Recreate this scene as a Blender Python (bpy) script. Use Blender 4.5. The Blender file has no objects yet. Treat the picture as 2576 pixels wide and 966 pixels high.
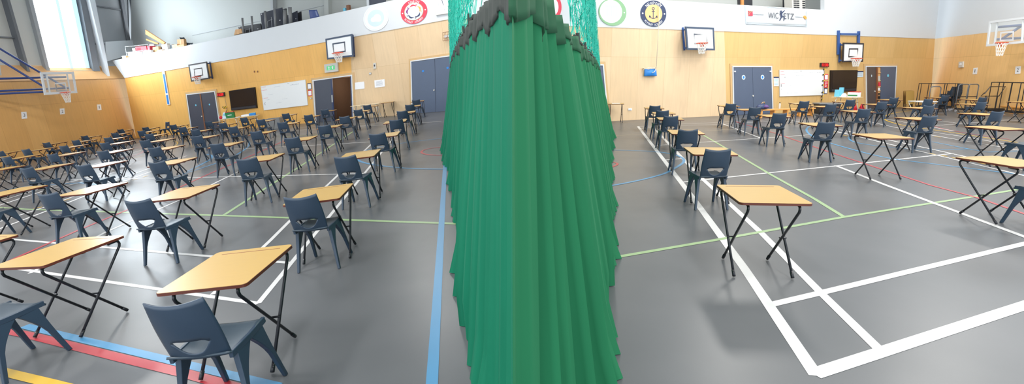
import bpy, bmesh, math, random
from mathutils import Vector, Matrix
from mathutils.bvhtree import BVHTree
random.seed(7)
C = bpy.context.scene.collection
PI = math.pi

# ---------------------------------------------------------------- camera and the two halves of the hall
FPX, CX, CY = 1300.0, 1288.0, 483.0
UPL = Vector((-0.10977, -0.96487, -0.23871)).normalized()
UPR = Vector((-0.01066, -0.97585, -0.21820)).normalized()
HL, HR = 1.84, 1.75

def axes(up):
    fw = (Vector((0, 0, 1)) - up * up.z).normalized()
    r = fw.cross(up)
    if r.x < 0: r = -r
    return r, fw, up

AL, AR = axes(UPL), axes(UPR)
def cam2world(v): return Vector((v.dot(AL[0]), v.dot(AL[1]), v.dot(AL[2])))
CAMPOS = Vector((0, 0, HL))

class Frame:
    """one floor plane: local x right, y ahead, z up; the camera stands at (0,0,H) in it"""
    def __init__(s, ax, H, vp1, vp2):
        s.ax, s.H, s.vp1, s.vp2 = ax, H, vp1, vp2
        cols = [cam2world(a) for a in ax]
        R = Matrix((cols[0], cols[1], cols[2])).transposed()
        o = CAMPOS - cols[2] * H
        s.M = Matrix.Translation(o) @ R.to_4x4()
    def ray(s, px, py):
        v = Vector((px - CX, py - CY, FPX))
        return Vector((v.dot(s.ax[0]), v.dot(s.ax[1]), v.dot(s.ax[2])))
    def fl(s, px, py, z=0.0):
        d = s.ray(px, py); t = (z - s.H) / d.z
        return Vector((d.x * t, d.y * t, z))
    def w(s, p): return s.M @ Vector(p)
    def px(s, p):
        v = Vector(p) - Vector((0, 0, s.H)); c = s.ax[0] * v.x + s.ax[1] * v.y + s.ax[2] * v.z
        return Vector((CX + FPX * c.x / c.z, CY + FPX * c.y / c.z))
    def yaw(s, px, py, z=0.71):
        p = s.fl(px, py, z)
        def toward(vp):
            dx, dy = vp[0] - px, vp[1] - py; l = math.hypot(dx, dy)
            q = s.fl(px + dx / l * 2, py + dy / l * 2, z); return q - p
        a = toward(s.vp1); b = toward(s.vp2)
        ta = math.atan2(a.y, a.x) - PI / 2
        tb = math.atan2(b.y, b.x)
        while tb - ta > PI / 2: tb -= PI
        while tb - ta < -PI / 2: tb += PI
        s.ta, s.tb = ta, tb
        best = None
        for i in range(21):        # the yaw whose edges look closest to the two vanishing directions
            k = i / 20; y = (1 - k) * ta + k * tb; e = 0
            for v, vp, ln in ((Vector((math.cos(y), math.sin(y), 0)), s.vp2, .6), (Vector((-math.sin(y), math.cos(y), 0)), s.vp1, .74)):
                a, b = s.px(p - v * ln / 2), s.px(p + v * ln / 2); m = (b - a); t = Vector((vp[0] - px, vp[1] - py)).normalized()
                if m.dot(t) < 0: t = -t
                e += (m - t * m.length).length_squared
            if best is None or e < best[0]: best = (e, y, k)
        s.k = best[2]
        return best[1]

FL_ = Frame(AL, HL, (1134, 171), (-1350, 475))
FR_ = Frame(AR, HR, (1513, 190), (4380, 175))

class Wall:
    """vertical plane over the floor line a-b (pixels of the floor line)"""
    def __init__(s, F, a, b):
        s.F = F; s.a = F.fl(*a); s.b = F.fl(*b)
        s.d = (s.b - s.a).normalized(); s.n = Vector((s.d.y, -s.d.x, 0))
        if s.n.dot(Vector((0, 0, 0)) - s.a) < 0: s.n = -s.n
    def p(s, px, py, off=0.0):
        d = s.F.ray(px, py); o = Vector((0, 0, s.F.H)); q = s.a + s.n * off
        t = (q - o).dot(s.n) / d.dot(s.n)
        return o + d * t
    def P(s, px, py, off=0.0): return s.F.w(s.p(px, py, off))
    def N(s): return (s.F.M.to_3x3() @ s.n)
    def st(s, p): return ((p - s.a).dot(s.d), p.z)
    def base(s, px, off=0.0):
        """foot of the plane under the pixel column px (on the floor)"""
        lo, hi = 150.0, 900.0
        for _ in range(50):
            m = (lo + hi) / 2
            if s.p(px, m, off).z > 0: lo = m
            else: hi = m
        return s.p(px, lo, off)

def quad(W, c, off=0.0):
    """bilinear patch on a wall through 4 pixel corners TL,TR,BR,BL -> g(u,v,d) in world"""
    q = [W.P(x, y, off) for x, y in c]; n = W.N()
    def g(u, v, d=0.0):
        t = q[0].lerp(q[1], u); b = q[3].lerp(q[2], u)
        return b.lerp(t, v) + n * d
    g.size = ((q[0] - q[1]).length, (q[0] - q[3]).length); g.n = n
    return g

# ---------------------------------------------------------------- mesh builder
class MB:
    def __init__(s): s.v = []; s.f = []; s.uv = None
    def add(s, vs, fs):
        b = len(s.v); s.v += [Vector(v) for v in vs]; s.f += [tuple(b + i for i in f) for f in fs]
    def hexa(s, p):   # 8 points: bottom 0-3, top 4-7
        s.add(p, [(3, 2, 1, 0), (4, 5, 6, 7), (0, 1, 5, 4), (1, 2, 6, 5), (2, 3, 7, 6), (3, 0, 4, 7)])
    def box(s, c, sz, M=None):
        x, y, z = [k / 2 for k in sz]
        p = [Vector((sx * x, sy * y, sz_ * z)) for sz_ in (-1, 1) for sx, sy in ((-1, -1), (1, -1), (1, 1), (-1, 1))]
        if M: p = [M @ q for q in p]
        s.hexa([q + Vector(c) for q in p])
    def gbox(s, g, u0, v0, u1, v1, d0, d1):
        s.hexa([g(u0, v0, d0), g(u1, v0, d0), g(u1, v1, d0), g(u0, v1, d0), g(u0, v0, d1), g(u1, v0, d1), g(u1, v1, d1), g(u0, v1, d1)])
    def poly(s, pts): s.add(pts, [tuple(range(len(pts)))])
    def tube(s, pts, r, n=8, cap=True):
        pts = [Vector(p) for p in pts]; rs = r if isinstance(r, (list, tuple)) else [r] * len(pts)
        b = len(s.v); up = None
        for i, p in enumerate(pts):
            if i == 0: t = pts[1] - p
            elif i == len(pts) - 1: t = p - pts[i - 1]
            else: t = (pts[i + 1] - p).normalized() + (p - pts[i - 1]).normalized()
            if t.length < 1e-9: t = Vector((0, 0, 1))
            t.normalize()
            if up is None:
                up = Vector((0, 0, 1)) if abs(t.z) < 0.9 else Vector((1, 0, 0))
            x = t.cross(up)
            if x.length < 1e-6: x = t.cross(Vector((0, 1, 0)))
            x.normalize(); y = x.cross(t).normalized(); up = y
            for k in range(n):
                a = 2 * PI * k / n
                s.v.append(p + (x * math.cos(a) + y * math.sin(a)) * rs[i])
        for i in range(len(pts) - 1):
            for k in range(n):
                k2 = (k + 1) % n
                s.f.append((b + i * n + k, b + i * n + k2, b + (i + 1) * n + k2, b + (i + 1) * n + k))
        if cap:
            s.f.append(tuple(b + k for k in range(n))[::-1]); s.f.append(tuple(b + (len(pts) - 1) * n + k for k in range(n)))
    def bar(s, a, b, w, h, up=(0, 0, 1)):
        a, b = Vector(a), Vector(b); t = (b - a).normalized(); x = t.cross(Vector(up))
        if x.length < 1e-5: x = t.cross(Vector((1, 0, 0)))
        x.normalize(); y = x.cross(t)
        q = lambda p: [p - x * w / 2 - y * h / 2, p + x * w / 2 - y * h / 2, p + x * w / 2 + y * h / 2, p - x * w / 2 + y * h / 2]
        s.hexa(q(a) + q(b))
    def sweep(s, pts, ws):   # rectangular section: per point (x axis vec, y axis vec)
        b = len(s.v)
        for p, (x, y) in zip(pts, ws):
            p, x, y = Vector(p), Vector(x), Vector(y)
            s.v += [p - x - y, p + x - y, p + x + y, p - x + y]
        n = len(pts)
        for i in range(n - 1):
            for k in range(4):
                k2 = (k + 1) % 4
                s.f.append((b + 4 * i + k, b + 4 * i + k2, b + 4 * i + 4 + k2, b + 4 * i + 4 + k))
        s.f.append((b + 3, b + 2, b + 1, b)); e = b + 4 * (n - 1); s.f.append((e, e + 1, e + 2, e + 3))
    def lathe(s, prof, M=None, n=20):
        b = len(s.v)
        for r, z in prof:
            for k in range(n):
                a = 2 * PI * k / n; p = Vector((r * math.cos(a), r * math.sin(a), z)); s.v.append(M @ p if M else p)
        for i in range(len(prof) - 1):
            for k in range(n):
                k2 = (k + 1) % n; s.f.append((b + i * n + k, b + i * n + k2, b + (i + 1) * n + k2, b + (i + 1) * n + k))
        s.f.append(tuple(b + k for k in range(n))[::-1]); s.f.append(tuple(b + (len(prof) - 1) * n + k for k in range(n)))
    def grid(s, fn, nu, nv, close=False):
        b = len(s.v)
        for j in range(nv + 1):
            for i in range(nu + 1): s.v.append(Vector(fn(i / nu, j / nv)))
        for j in range(nv):
            for i in range(nu):
                a = b + j * (nu + 1) + i; s.f.append((a, a + 1, a + nu + 2, a + nu + 1))
    def build(s, name, mat, parent=None, loc=None, smooth=False, world=None, solid=0, bevel=0, weld=False, sub=0):
        """world: vertices are world coordinates, the origin goes to loc (default: bottom centre)"""
        v = s.v
        if world and parent is None and loc is None:
            xs = [p.x for p in v]; ys = [p.y for p in v]; zs = [p.z for p in v]
            loc = Vector(((min(xs) + max(xs)) / 2, (min(ys) + max(ys)) / 2, min(zs)))
        off = Vector((0, 0, 0))
        if world: off = parent_loc(parent) if parent is not None else loc
        me = bpy.data.meshes.new(name)
        me.from_pydata([p - off for p in v], [], s.f); me.materials.append(mat)
        if s.uv:
            ul = me.uv_layers.new(name='UVMap')
            for l in me.loops: ul.data[l.index].uv = s.uv[l.vertex_index]
        bm = bmesh.new(); bm.from_mesh(me)
        if weld: bmesh.ops.remove_doubles(bm, verts=bm.verts, dist=1e-5)
        if not s.uv: bmesh.ops.recalc_face_normals(bm, faces=bm.faces)
        bm.to_mesh(me); bm.free()
        o = bpy.data.objects.new(name, me); C.objects.link(o)
        if parent is not None: o.parent = parent
        if loc is not None: o.location = loc
        if smooth:
            for p in me.polygons: p.use_smooth = True
        if solid or bevel or sub:
            if solid:
                m = o.modifiers.new('s', 'SOLIDIFY'); m.thickness = solid; m.offset = 0
            if bevel:
                m = o.modifiers.new('b', 'BEVEL'); m.width = bevel; m.segments = 2; m.limit_method = 'ANGLE'; m.angle_limit = 0.9
            if sub:
                m = o.modifiers.new('u', 'SUBSURF'); m.levels = sub; m.render_levels = sub
            bake(o)
        return o

def parent_loc(o):
    p = Vector((0, 0, 0))
    while o is not None: p += o.location; o = o.parent
    return p

def bake(o):
    dg = bpy.context.evaluated_depsgraph_get(); dg.update()
    me = bpy.data.meshes.new_from_object(o.evaluated_get(dg), depsgraph=dg)
    o.modifiers.clear(); me.name = o.name; o.data = me

def tag(o, label=None, cat=None, group=None, kind=None):
    if label: o['label'] = label
    if cat: o['category'] = cat
    if group: o['group'] = group
    if kind: o['kind'] = kind
    return o
def thing(name, label, cat, loc, group=None):
    o = bpy.data.objects.new(name, None); C.objects.link(o); o.location = loc
    o.empty_display_size = 0.1
    return tag(o, label, cat, group)
def struct(o): o['kind'] = 'structure'; return o

def copy_tree(o, parent=None):
    c = o.copy(); C.objects.link(c)
    if parent is not None: c.parent = parent
    for ch in list(o.children): copy_tree(ch, c)
    return c

# ---------------------------------------------------------------- materials
def srgb(r, g, b):
    f = lambda c: c / 255 / 12.92 if c / 255 <= 0.04045 else ((c / 255 + 0.055) / 1.055) ** 2.4
    return (f(r), f(g), f(b), 1)
def mat(name, col, rough=0.5, metal=0.0, noise=0.0, nscale=8.0, spec=0.5, bump=0.0, alpha=None, emit=None, es=1.0, coords='Object', stretch=None):
    m = bpy.data.materials.new(name); m.use_nodes = True; nt = m.node_tree; b = nt.nodes['Principled BSDF']
    b.inputs['Base Color'].default_value = col; b.inputs['Roughness'].default_value = rough; b.inputs['Metallic'].default_value = metal
    b.inputs['Specular IOR Level'].default_value = spec
    tc = nt.nodes.new('ShaderNodeTexCoord'); nz = nt.nodes.new('ShaderNodeTexNoise'); nz.inputs['Scale'].default_value = nscale; nz.inputs['Detail'].default_value = 4
    src = tc.outputs[coords]
    if stretch:
        mp = nt.nodes.new('ShaderNodeMapping'); mp.inputs['Scale'].default_value = stretch; nt.links.new(src, mp.inputs['Vector']); src = mp.outputs['Vector']
    nt.links.new(src, nz.inputs['Vector'])
    if noise:
        mx = nt.nodes.new('ShaderNodeMixRGB'); mx.blend_type = 'MIX'
        mx.inputs[1].default_value = tuple(max(0, c * (1 - noise)) for c in col[:3]) + (1,)
        mx.inputs[2].default_value = tuple(min(1, c * (1 + noise)) for c in col[:3]) + (1,)
        nt.links.new(nz.outputs['Fac'], mx.inputs[0]); nt.links.new(mx.outputs[0], b.inputs['Base Color'])
    if bump:
        bp = nt.nodes.new('ShaderNodeBump'); bp.inputs['Strength'].default_value = bump; bp.inputs['Distance'].default_value = 0.01
        nt.links.new(nz.outputs['Fac'], bp.inputs['Height']); nt.links.new(bp.outputs[0], b.inputs['Normal'])
    if alpha is not None: b.inputs['Alpha'].default_value = alpha
    if emit: b.inputs['Emission Color'].default_value = emit; b.inputs['Emission Strength'].default_value = es
    return m

def plywood(name, c1, c2, seam, w=1.25, h=2.44, rough=0.45):
    m = bpy.data.materials.new(name); m.use_nodes = True; nt = m.node_tree; b = nt.nodes['Principled BSDF']; L = nt.links.new
    uv = nt.nodes.new('ShaderNodeUVMap')
    br = nt.nodes.new('ShaderNodeTexBrick'); br.offset = 0.0; br.squash = 1.0
    br.inputs['Scale'].default_value = 1.0; br.inputs['Brick Width'].default_value = w; br.inputs['Row Height'].default_value = h
    br.inputs['Mortar Size'].default_value = 0.005; br.inputs['Mortar Smooth'].default_value = 0.3
    br.inputs['Color1'].default_value = c1; br.inputs['Color2'].default_value = c2; br.inputs['Mortar'].default_value = tuple(.45 * a + .55 * b_ for a, b_ in zip(seam, c2))
    L(uv.outputs[0], br.inputs['Vector'])
    mp = nt.nodes.new('ShaderNodeMapping'); mp.inputs['Scale'].default_value = (7, 0.7, 1); L(uv.outputs[0], mp.inputs['Vector'])
    nz = nt.nodes.new('ShaderNodeTexNoise'); nz.inputs['Scale'].default_value = 1.3; nz.inputs['Detail'].default_value = 6; nz.inputs['Distortion'].default_value = 0.6; L(mp.outputs[0], nz.inputs['Vector'])
    n2 = nt.nodes.new('ShaderNodeTexNoise'); n2.inputs['Scale'].default_value = 0.5; n2.inputs['Detail'].default_value = 3; L(uv.outputs[0], n2.inputs['Vector'])
    ad = nt.nodes.new('ShaderNodeMath'); ad.operation = 'ADD'; L(nz.outputs['Fac'], ad.inputs[0]); L(n2.outputs['Fac'], ad.inputs[1])
    mr = nt.nodes.new('ShaderNodeMapRange'); mr.inputs['From Min'].default_value = 0.6; mr.inputs['From Max'].default_value = 1.4; mr.inputs['To Min'].default_value = 0.90; mr.inputs['To Max'].default_value = 1.07; L(ad.outputs[0], mr.inputs['Value'])
    mu = nt.nodes.new('ShaderNodeMixRGB'); mu.blend_type = 'MULTIPLY'; mu.inputs[0].default_value = 1; L(br.outputs['Color'], mu.inputs[1]); L(mr.outputs[0], mu.inputs[2])
    L(mu.outputs[0], b.inputs['Base Color']); b.inputs['Roughness'].default_value = rough; b.inputs['Specular IOR Level'].default_value = 0.35
    return m

def floor_mat():
    m = bpy.data.materials.new('sports_vinyl'); m.use_nodes = True; nt = m.node_tree; b = nt.nodes['Principled BSDF']; L = nt.links.new
    tc = nt.nodes.new('ShaderNodeTexCoord')
    nz = nt.nodes.new('ShaderNodeTexNoise'); nz.inputs['Scale'].default_value = 0.9; nz.inputs['Detail'].default_value = 7; L(tc.outputs['Object'], nz.inputs['Vector'])
    cr = nt.nodes.new('ShaderNodeValToRGB'); cr.color_ramp.elements[0].position = 0.3; cr.color_ramp.elements[1].position = 0.7
    cr.color_ramp.elements[0].color = srgb(85, 88, 91); cr.color_ramp.elements[1].color = srgb(93, 95, 98); L(nz.outputs['Fac'], cr.inputs[0]); L(cr.outputs[0], b.inputs['Base Color'])
    n2 = nt.nodes.new('ShaderNodeTexNoise'); n2.inputs['Scale'].default_value = 3; n2.inputs['Detail'].default_value = 5; L(tc.outputs['Object'], n2.inputs['Vector'])
    mr = nt.nodes.new('ShaderNodeMapRange'); mr.inputs['To Min'].default_value = 0.31; mr.inputs['To Max'].default_value = 0.36; L(n2.outputs['Fac'], mr.inputs['Value']); L(mr.outputs[0], b.inputs['Roughness'])
    b.inputs['Specular IOR Level'].default_value = 0.32
    return m

M = {}
M['floor'] = floor_mat()
M['ply_left'] = plywood('plywood_left_wall', srgb(222, 174, 110), srgb(212, 162, 98), srgb(150, 100, 50))  # same plywood throughout; each wall's tint carries how that wall is lit
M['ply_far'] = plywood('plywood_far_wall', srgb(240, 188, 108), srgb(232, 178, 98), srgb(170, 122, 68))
M['ply_glare'] = plywood('plywood_glare_wall', srgb(222, 196, 160), srgb(216, 186, 146), srgb(165, 132, 95))  # glare toward the curtain put into a paler colour, not another wood
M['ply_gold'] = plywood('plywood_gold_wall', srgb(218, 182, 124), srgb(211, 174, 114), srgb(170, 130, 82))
M['ply_pale'] = plywood('plywood_pale_wall', srgb(228, 200, 164), srgb(222, 192, 152), srgb(165, 128, 85))  # brighter exposure and white balance put into the colour
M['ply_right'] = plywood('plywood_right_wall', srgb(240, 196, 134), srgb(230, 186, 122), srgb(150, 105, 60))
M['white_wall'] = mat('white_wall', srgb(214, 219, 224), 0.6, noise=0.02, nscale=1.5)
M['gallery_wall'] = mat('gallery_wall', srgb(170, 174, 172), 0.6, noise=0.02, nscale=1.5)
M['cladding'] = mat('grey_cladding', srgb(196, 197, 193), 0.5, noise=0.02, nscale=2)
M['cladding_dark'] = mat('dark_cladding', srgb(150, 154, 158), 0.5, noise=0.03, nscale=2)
M['steel'] = mat('grey_steel', srgb(104, 108, 114), 0.5, noise=0.06)
M['steel_light'] = mat('light_steel', srgb(160, 164, 168), 0.5, noise=0.05)
M['sill'] = mat('sill_wood', srgb(226, 176, 118), 0.5, noise=0.05, nscale=3, stretch=(1, 6, 1))
M['trim_wood'] = mat('trim_wood', srgb(206, 172, 124), 0.5, noise=0.05, nscale=4)
M['glow'] = mat('daylight', (0.9, 0.95, 1, 1), 0.5, emit=(0.82, 0.93, 1, 1), es=11.0)
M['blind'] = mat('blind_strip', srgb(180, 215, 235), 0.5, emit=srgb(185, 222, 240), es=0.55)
M['laminate'] = mat('beech_laminate', srgb(180, 147, 82), 0.3, noise=0.05, nscale=5, stretch=(1.2, 14, 1), spec=0.4)
M['laminate_pale'] = mat('pale_laminate', srgb(232, 214, 180), 0.32, noise=0.03, nscale=5, stretch=(1.2, 14, 1))
M['edge'] = mat('dark_edge', srgb(92, 42, 30), 0.45, noise=0.08)
M['groove'] = mat('pen_groove', srgb(120, 60, 36), 0.5, noise=0.1)
M['black_steel'] = mat('black_steel', srgb(30, 32, 38), 0.32, metal=0.2, noise=0.1)
M['rubber'] = mat('rubber', srgb(22, 22, 24), 0.7, noise=0.1)
M['white_steel'] = mat('white_steel', srgb(222, 224, 224), 0.4, noise=0.03)
M['chair'] = mat('grey_polypropylene', srgb(44, 60, 78), 0.38, noise=0.07, nscale=14, bump=0.08)
M['chair_seat'] = mat('worn_polypropylene', srgb(54, 68, 80), 0.38, noise=0.1, nscale=9, bump=0.06)
M['curtain_l'] = mat('green_curtain_cloth', srgb(12, 106, 78), 0.75, noise=0.14, nscale=3, spec=0.2, stretch=(2, 2, 0.4))
M['curtain_r'] = mat('green_curtain_cloth_warm', srgb(28, 104, 68), 0.75, noise=0.14, nscale=3, spec=0.2, stretch=(2, 2, 0.4))
M['hem'] = mat('grey_hem_webbing', srgb(48, 54, 50), 0.8, noise=0.2, nscale=12)
M['hem_green'] = mat('dark_green_hem', srgb(22, 76, 48), 0.8, noise=0.15, nscale=12)
M['net'] = mat('teal_net_cord', srgb(18, 168, 146), 0.6, noise=0.12, nscale=5)
M['white_net'] = mat('white_net_cord', srgb(232, 230, 226), 0.6, noise=0.05)
M['door'] = mat('slate_door', srgb(84, 98, 122), 0.45, noise=0.05, nscale=3)
M['door_dark'] = mat('dark_door', srgb(70, 76, 90), 0.45, noise=0.06, nscale=3)
M['door_brown'] = mat('brown_door', srgb(86, 78, 78), 0.45, noise=0.06, nscale=3)
M['door_edge'] = mat('door_edge_wood', srgb(130, 86, 60), 0.5, noise=0.08)
M['corridor'] = mat('corridor_brown', srgb(108, 86, 70), 0.6, noise=0.08, nscale=3)
M['frame_white'] = mat('white_frame', srgb(216, 222, 228), 0.45, noise=0.03)
M['paper'] = mat('paper', srgb(240, 242, 246), 0.6, noise=0.015)
M['board'] = mat('whiteboard', srgb(234, 238, 240), 0.25, noise=0.015)
M['ink'] = mat('ink', srgb(72, 76, 88), 0.6, noise=0.1)
M['ink_soft'] = mat('faded_ink', srgb(178, 184, 194), 0.6, noise=0.1)
M['ink_red'] = mat('red_ink', srgb(214, 96, 110), 0.6, noise=0.1)
M['navy'] = mat('navy', srgb(48, 62, 98), 0.45, noise=0.06)
M['dark_navy'] = mat('dark_navy_board', srgb(36, 42, 58), 0.45, noise=0.1)
M['bb_border'] = mat('backboard_border', srgb(64, 80, 104), 0.45, noise=0.05)
M['bb_black'] = mat('black_border', srgb(44, 46, 54), 0.45, noise=0.05)
M['orange'] = mat('orange_rim', srgb(226, 84, 52), 0.4, noise=0.05)
M['blue_steel'] = mat('blue_steel', srgb(52, 92, 160), 0.4, noise=0.06)
M['navy_steel'] = mat('navy_steel', srgb(52, 72, 130), 0.4, noise=0.06)
M['glassy'] = mat('clear_board', srgb(225, 235, 238), 0.1, noise=0.01, alpha=0.18)
M['tv'] = mat('tv_screen', srgb(34, 30, 32), 0.15, noise=0.1)
M['tv_frame'] = mat('tv_frame', srgb(22, 22, 28), 0.3, noise=0.1)
M['grey'] = mat('mid_grey_plastic', srgb(120, 122, 124), 0.5, noise=0.05)
M['pale_grey'] = mat('pale_grey_plastic', srgb(206, 204, 198), 0.5, noise=0.03)
M['dark'] = mat('dark_plastic', srgb(40, 42, 48), 0.5, noise=0.1)
M['red'] = mat('red_plastic', srgb(206, 40, 56), 0.5, noise=0.06)
M['logo_red'] = mat('logo_red', srgb(222, 62, 84), 0.5, noise=0.03)
M['led'] = mat('led_red', srgb(255, 40, 40), 0.5, emit=srgb(255, 30, 36), es=1.6)
M['led_dim'] = mat('led_window', srgb(120, 14, 20), 0.3, emit=srgb(150, 10, 20), es=0.25)
M['green_sign'] = mat('green_sign', srgb(70, 178, 110), 0.5, emit=srgb(90, 205, 130), es=0.35)
M['blue'] = mat('bright_blue', srgb(38, 130, 214), 0.45, noise=0.06)
M['sky_blue'] = mat('sky_blue', srgb(110, 196, 226), 0.5, noise=0.05)
M['pale_blue'] = mat('pale_blue', srgb(206, 226, 240), 0.5, noise=0.02)
M['green'] = mat('bag_green', srgb(34, 122, 68), 0.6, noise=0.08)
M['leaf_green'] = mat('logo_green', srgb(140, 184, 140), 0.5, noise=0.03)
M['cardboard'] = mat('cardboard', srgb(196, 152, 106), 0.7, noise=0.07)
M['timber'] = mat('timber', srgb(206, 140, 76), 0.55, noise=0.1, nscale=6, stretch=(1, 10, 1))
M['bench'] = mat('bench_wood', srgb(222, 160, 86), 0.4, noise=0.07, nscale=6, stretch=(10, 1, 1))
M['purple'] = mat('purple_cloth', srgb(96, 70, 128), 0.7, noise=0.15)
M['yellow'] = mat('yellow', srgb(240, 200, 40), 0.5, noise=0.05)
M['purple_hand'] = mat('logo_purple', srgb(122, 56, 128), 0.5, noise=0.03)
M['amber'] = mat('logo_amber', srgb(240, 170, 80), 0.5, noise=0.03)
M['logo_gold'] = mat('logo_gold', srgb(246, 196, 136), 0.5, noise=0.03)
M['rope'] = mat('rope', srgb(228, 218, 200), 0.7, noise=0.06)
def line_mat(n, c): return mat('line_' + n, c, 0.38, noise=0.03, nscale=2)
M['l_white'] = line_mat('white', srgb(200, 200, 200)); M['l_blue'] = line_mat('blue', srgb(66, 130, 172)); M['l_red'] = line_mat('red', srgb(162, 46, 56))
M['l_green'] = line_mat('green', srgb(136, 162, 118)); M['l_yellow'] = line_mat('yellow', srgb(196, 158, 50)); M['l_cream'] = line_mat('cream', srgb(150, 140, 120))
M['wheel'] = mat('castor_wheel', srgb(150, 150, 156), 0.5, noise=0.1)

# ---------------------------------------------------------------- text as mesh
_txt = {}
def text_mesh(t):
    if t not in _txt:
        cu = bpy.data.curves.new('t', 'FONT'); cu.body = t; cu.align_x = 'CENTER'; cu.align_y = 'CENTER'; cu.resolution_u = 3
        o = bpy.data.objects.new('t', cu); C.objects.link(o); dg = bpy.context.evaluated_depsgraph_get(); dg.update()
        me = bpy.data.meshes.new_from_object(o.evaluated_get(dg), depsgraph=dg)
        vs = [v.co.copy() for v in me.vertices]; fs = [tuple(p.vertices) for p in me.polygons]
        bpy.data.objects.remove(o); bpy.data.meshes.remove(me)
        x0, x1 = min(v.x for v in vs), max(v.x for v in vs); y0, y1 = min(v.y for v in vs), max(v.y for v in vs)
        _txt[t] = ([Vector(((v.x - x0) / (x1 - x0), (v.y - y0) / (y1 - y0), 0)) for v in vs], fs)
    return _txt[t]
def text_on(mb, g, t, u0, v0, u1, v1, d):
    vs, fs = text_mesh(t)
    mb.add([g(u0 + v.x * (u1 - u0), v0 + v.y * (v1 - v0), d) for v in vs], fs)
def text_arc(mb, g, t, r, a_mid, h, d, sx=0.75, flip=False):
    """letters round a circle in unit coords (centre .5,.5)"""
    step = h * sx / r; n = len(t)
    for i, ch in enumerate(t):
        if ch == ' ': continue
        k = (i - (n - 1) / 2) * step
        a = a_mid - k if not flip else a_mid + k
        vs, fs = text_mesh(ch); w = step * r * (0.8 if ch not in 'iIl' else 0.3)
        out = []
        for v in vs:
            x, y = (v.x - 0.5) * w, (v.y - 0.5) * h
            er = Vector((math.cos(a), math.sin(a))); et = Vector((math.sin(a), -math.cos(a)))
            if flip: q = er * (r - y) - et * x
            else: q = er * (r + y) + et * x
            out.append(g(0.5 + q.x, 0.5 + q.y, d))
        mb.add(out, fs)
def disc_on(mb, g, cu, cv, ru, rv, d0, d1, n=40, r_in=0.0, a0=0, a1=2 * PI):
    full = abs(a1 - a0 - 2 * PI) < 1e-6
    k = n if full else n + 1
    ang = [a0 + (a1 - a0) * i / n for i in range(k)]
    P = lambda a, s, d: g(cu + ru * s * math.cos(a), cv + rv * s * math.sin(a), d)
    if r_in == 0 and full:
        vs = [P(a, 1, d0) for a in ang] + [P(a, 1, d1) for a in ang]
        fs = [tuple(range(n, 2 * n))] + [(i, (i + 1) % n, n + (i + 1) % n, n + i) for i in range(n)]
        mb.add(vs, fs); return
    vs = []
    for a in ang: vs += [P(a, 1, d0), P(a, 1, d1), P(a, r_in, d1), P(a, r_in, d0)]
    fs = []
    for i in range(n if full else k - 1):
        j = (i + 1) % k
        for e in range(4): e2 = (e + 1) % 4; fs.append((4 * i + e, 4 * i + e2, 4 * j + e2, 4 * j + e))
    mb.add(vs, fs)
# ================================================================ walls
WL = Wall(FL_, (343, 347.4), (8, 417))          # left side wall
WF = Wall(FL_, (343, 347.4), (1124, 279.5))     # end wall, left half
WR = Wall(FR_, (1600, 301.7), (2340, 266))      # end wall, right half
WS = Wall(FR_, (2340, 266), (2576, 288))        # right side wall

def wall_poly(name, W, polys, m, off=0.0, parent=None):
    """polys: lists of (px,py) or (px,None) for the foot of the wall"""
    mb = MB(); mb.uv = []
    for pl in polys:
        q = [W.p(x, y, off) if y is not None else W.base(x, off) for x, y in pl]
        b = len(mb.v)
        for p in q:
            mb.v.append(W.F.w(p)); mb.uv.append(W.st(p))
        mb.f.append(tuple(range(b, b + len(q))))
    o = mb.build(name, m, parent, world=True)
    return struct(o) if parent is None else o

# ---- floors: two planes that meet under the green curtain
SEAM = ((1328, 285), (1372, 1400))
def floor_half(name, F, side):
    a, b = F.fl(*SEAM[0]), F.fl(*SEAM[1]); d = b - a
    at = lambda y: a + d * ((y - a.y) / d.y)
    p0, p1 = at(-3.0), at(40.0); xo = -34 if side < 0 else 30
    q = [Vector((xo, -3, 0)), p0, p1, Vector((xo, 40, 0))]
    mb = MB(); mb.hexa([F.w(p + Vector((0, 0, -0.1))) for p in q] + [F.w(p) for p in q])
    return struct(mb.build(name, M['floor'], world=True))
floor_l = floor_half('floor', FL_, -1)
floor_r = floor_half('floor_right', FR_, 1)

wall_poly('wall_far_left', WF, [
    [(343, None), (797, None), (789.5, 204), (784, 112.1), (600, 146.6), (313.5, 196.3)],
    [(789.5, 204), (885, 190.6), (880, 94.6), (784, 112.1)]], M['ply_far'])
wall_poly('wall_far_middle', WF, [[(889.3, None), (1360, None), (1345, 8.8), (880, 94.6), (885, 190.6)]], M['ply_glare'])
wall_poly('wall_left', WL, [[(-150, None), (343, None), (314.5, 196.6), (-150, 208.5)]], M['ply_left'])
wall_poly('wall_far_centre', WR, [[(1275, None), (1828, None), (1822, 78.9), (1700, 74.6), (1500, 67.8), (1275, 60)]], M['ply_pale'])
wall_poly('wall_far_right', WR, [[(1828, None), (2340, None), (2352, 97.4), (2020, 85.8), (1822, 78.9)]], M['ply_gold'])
wall_poly('wall_right', WS, [[(2340, None), (2900, None), (2960, 24), (2650, 62), (2484.6, 82), (2352, 97.4)]], M['ply_right'])

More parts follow.
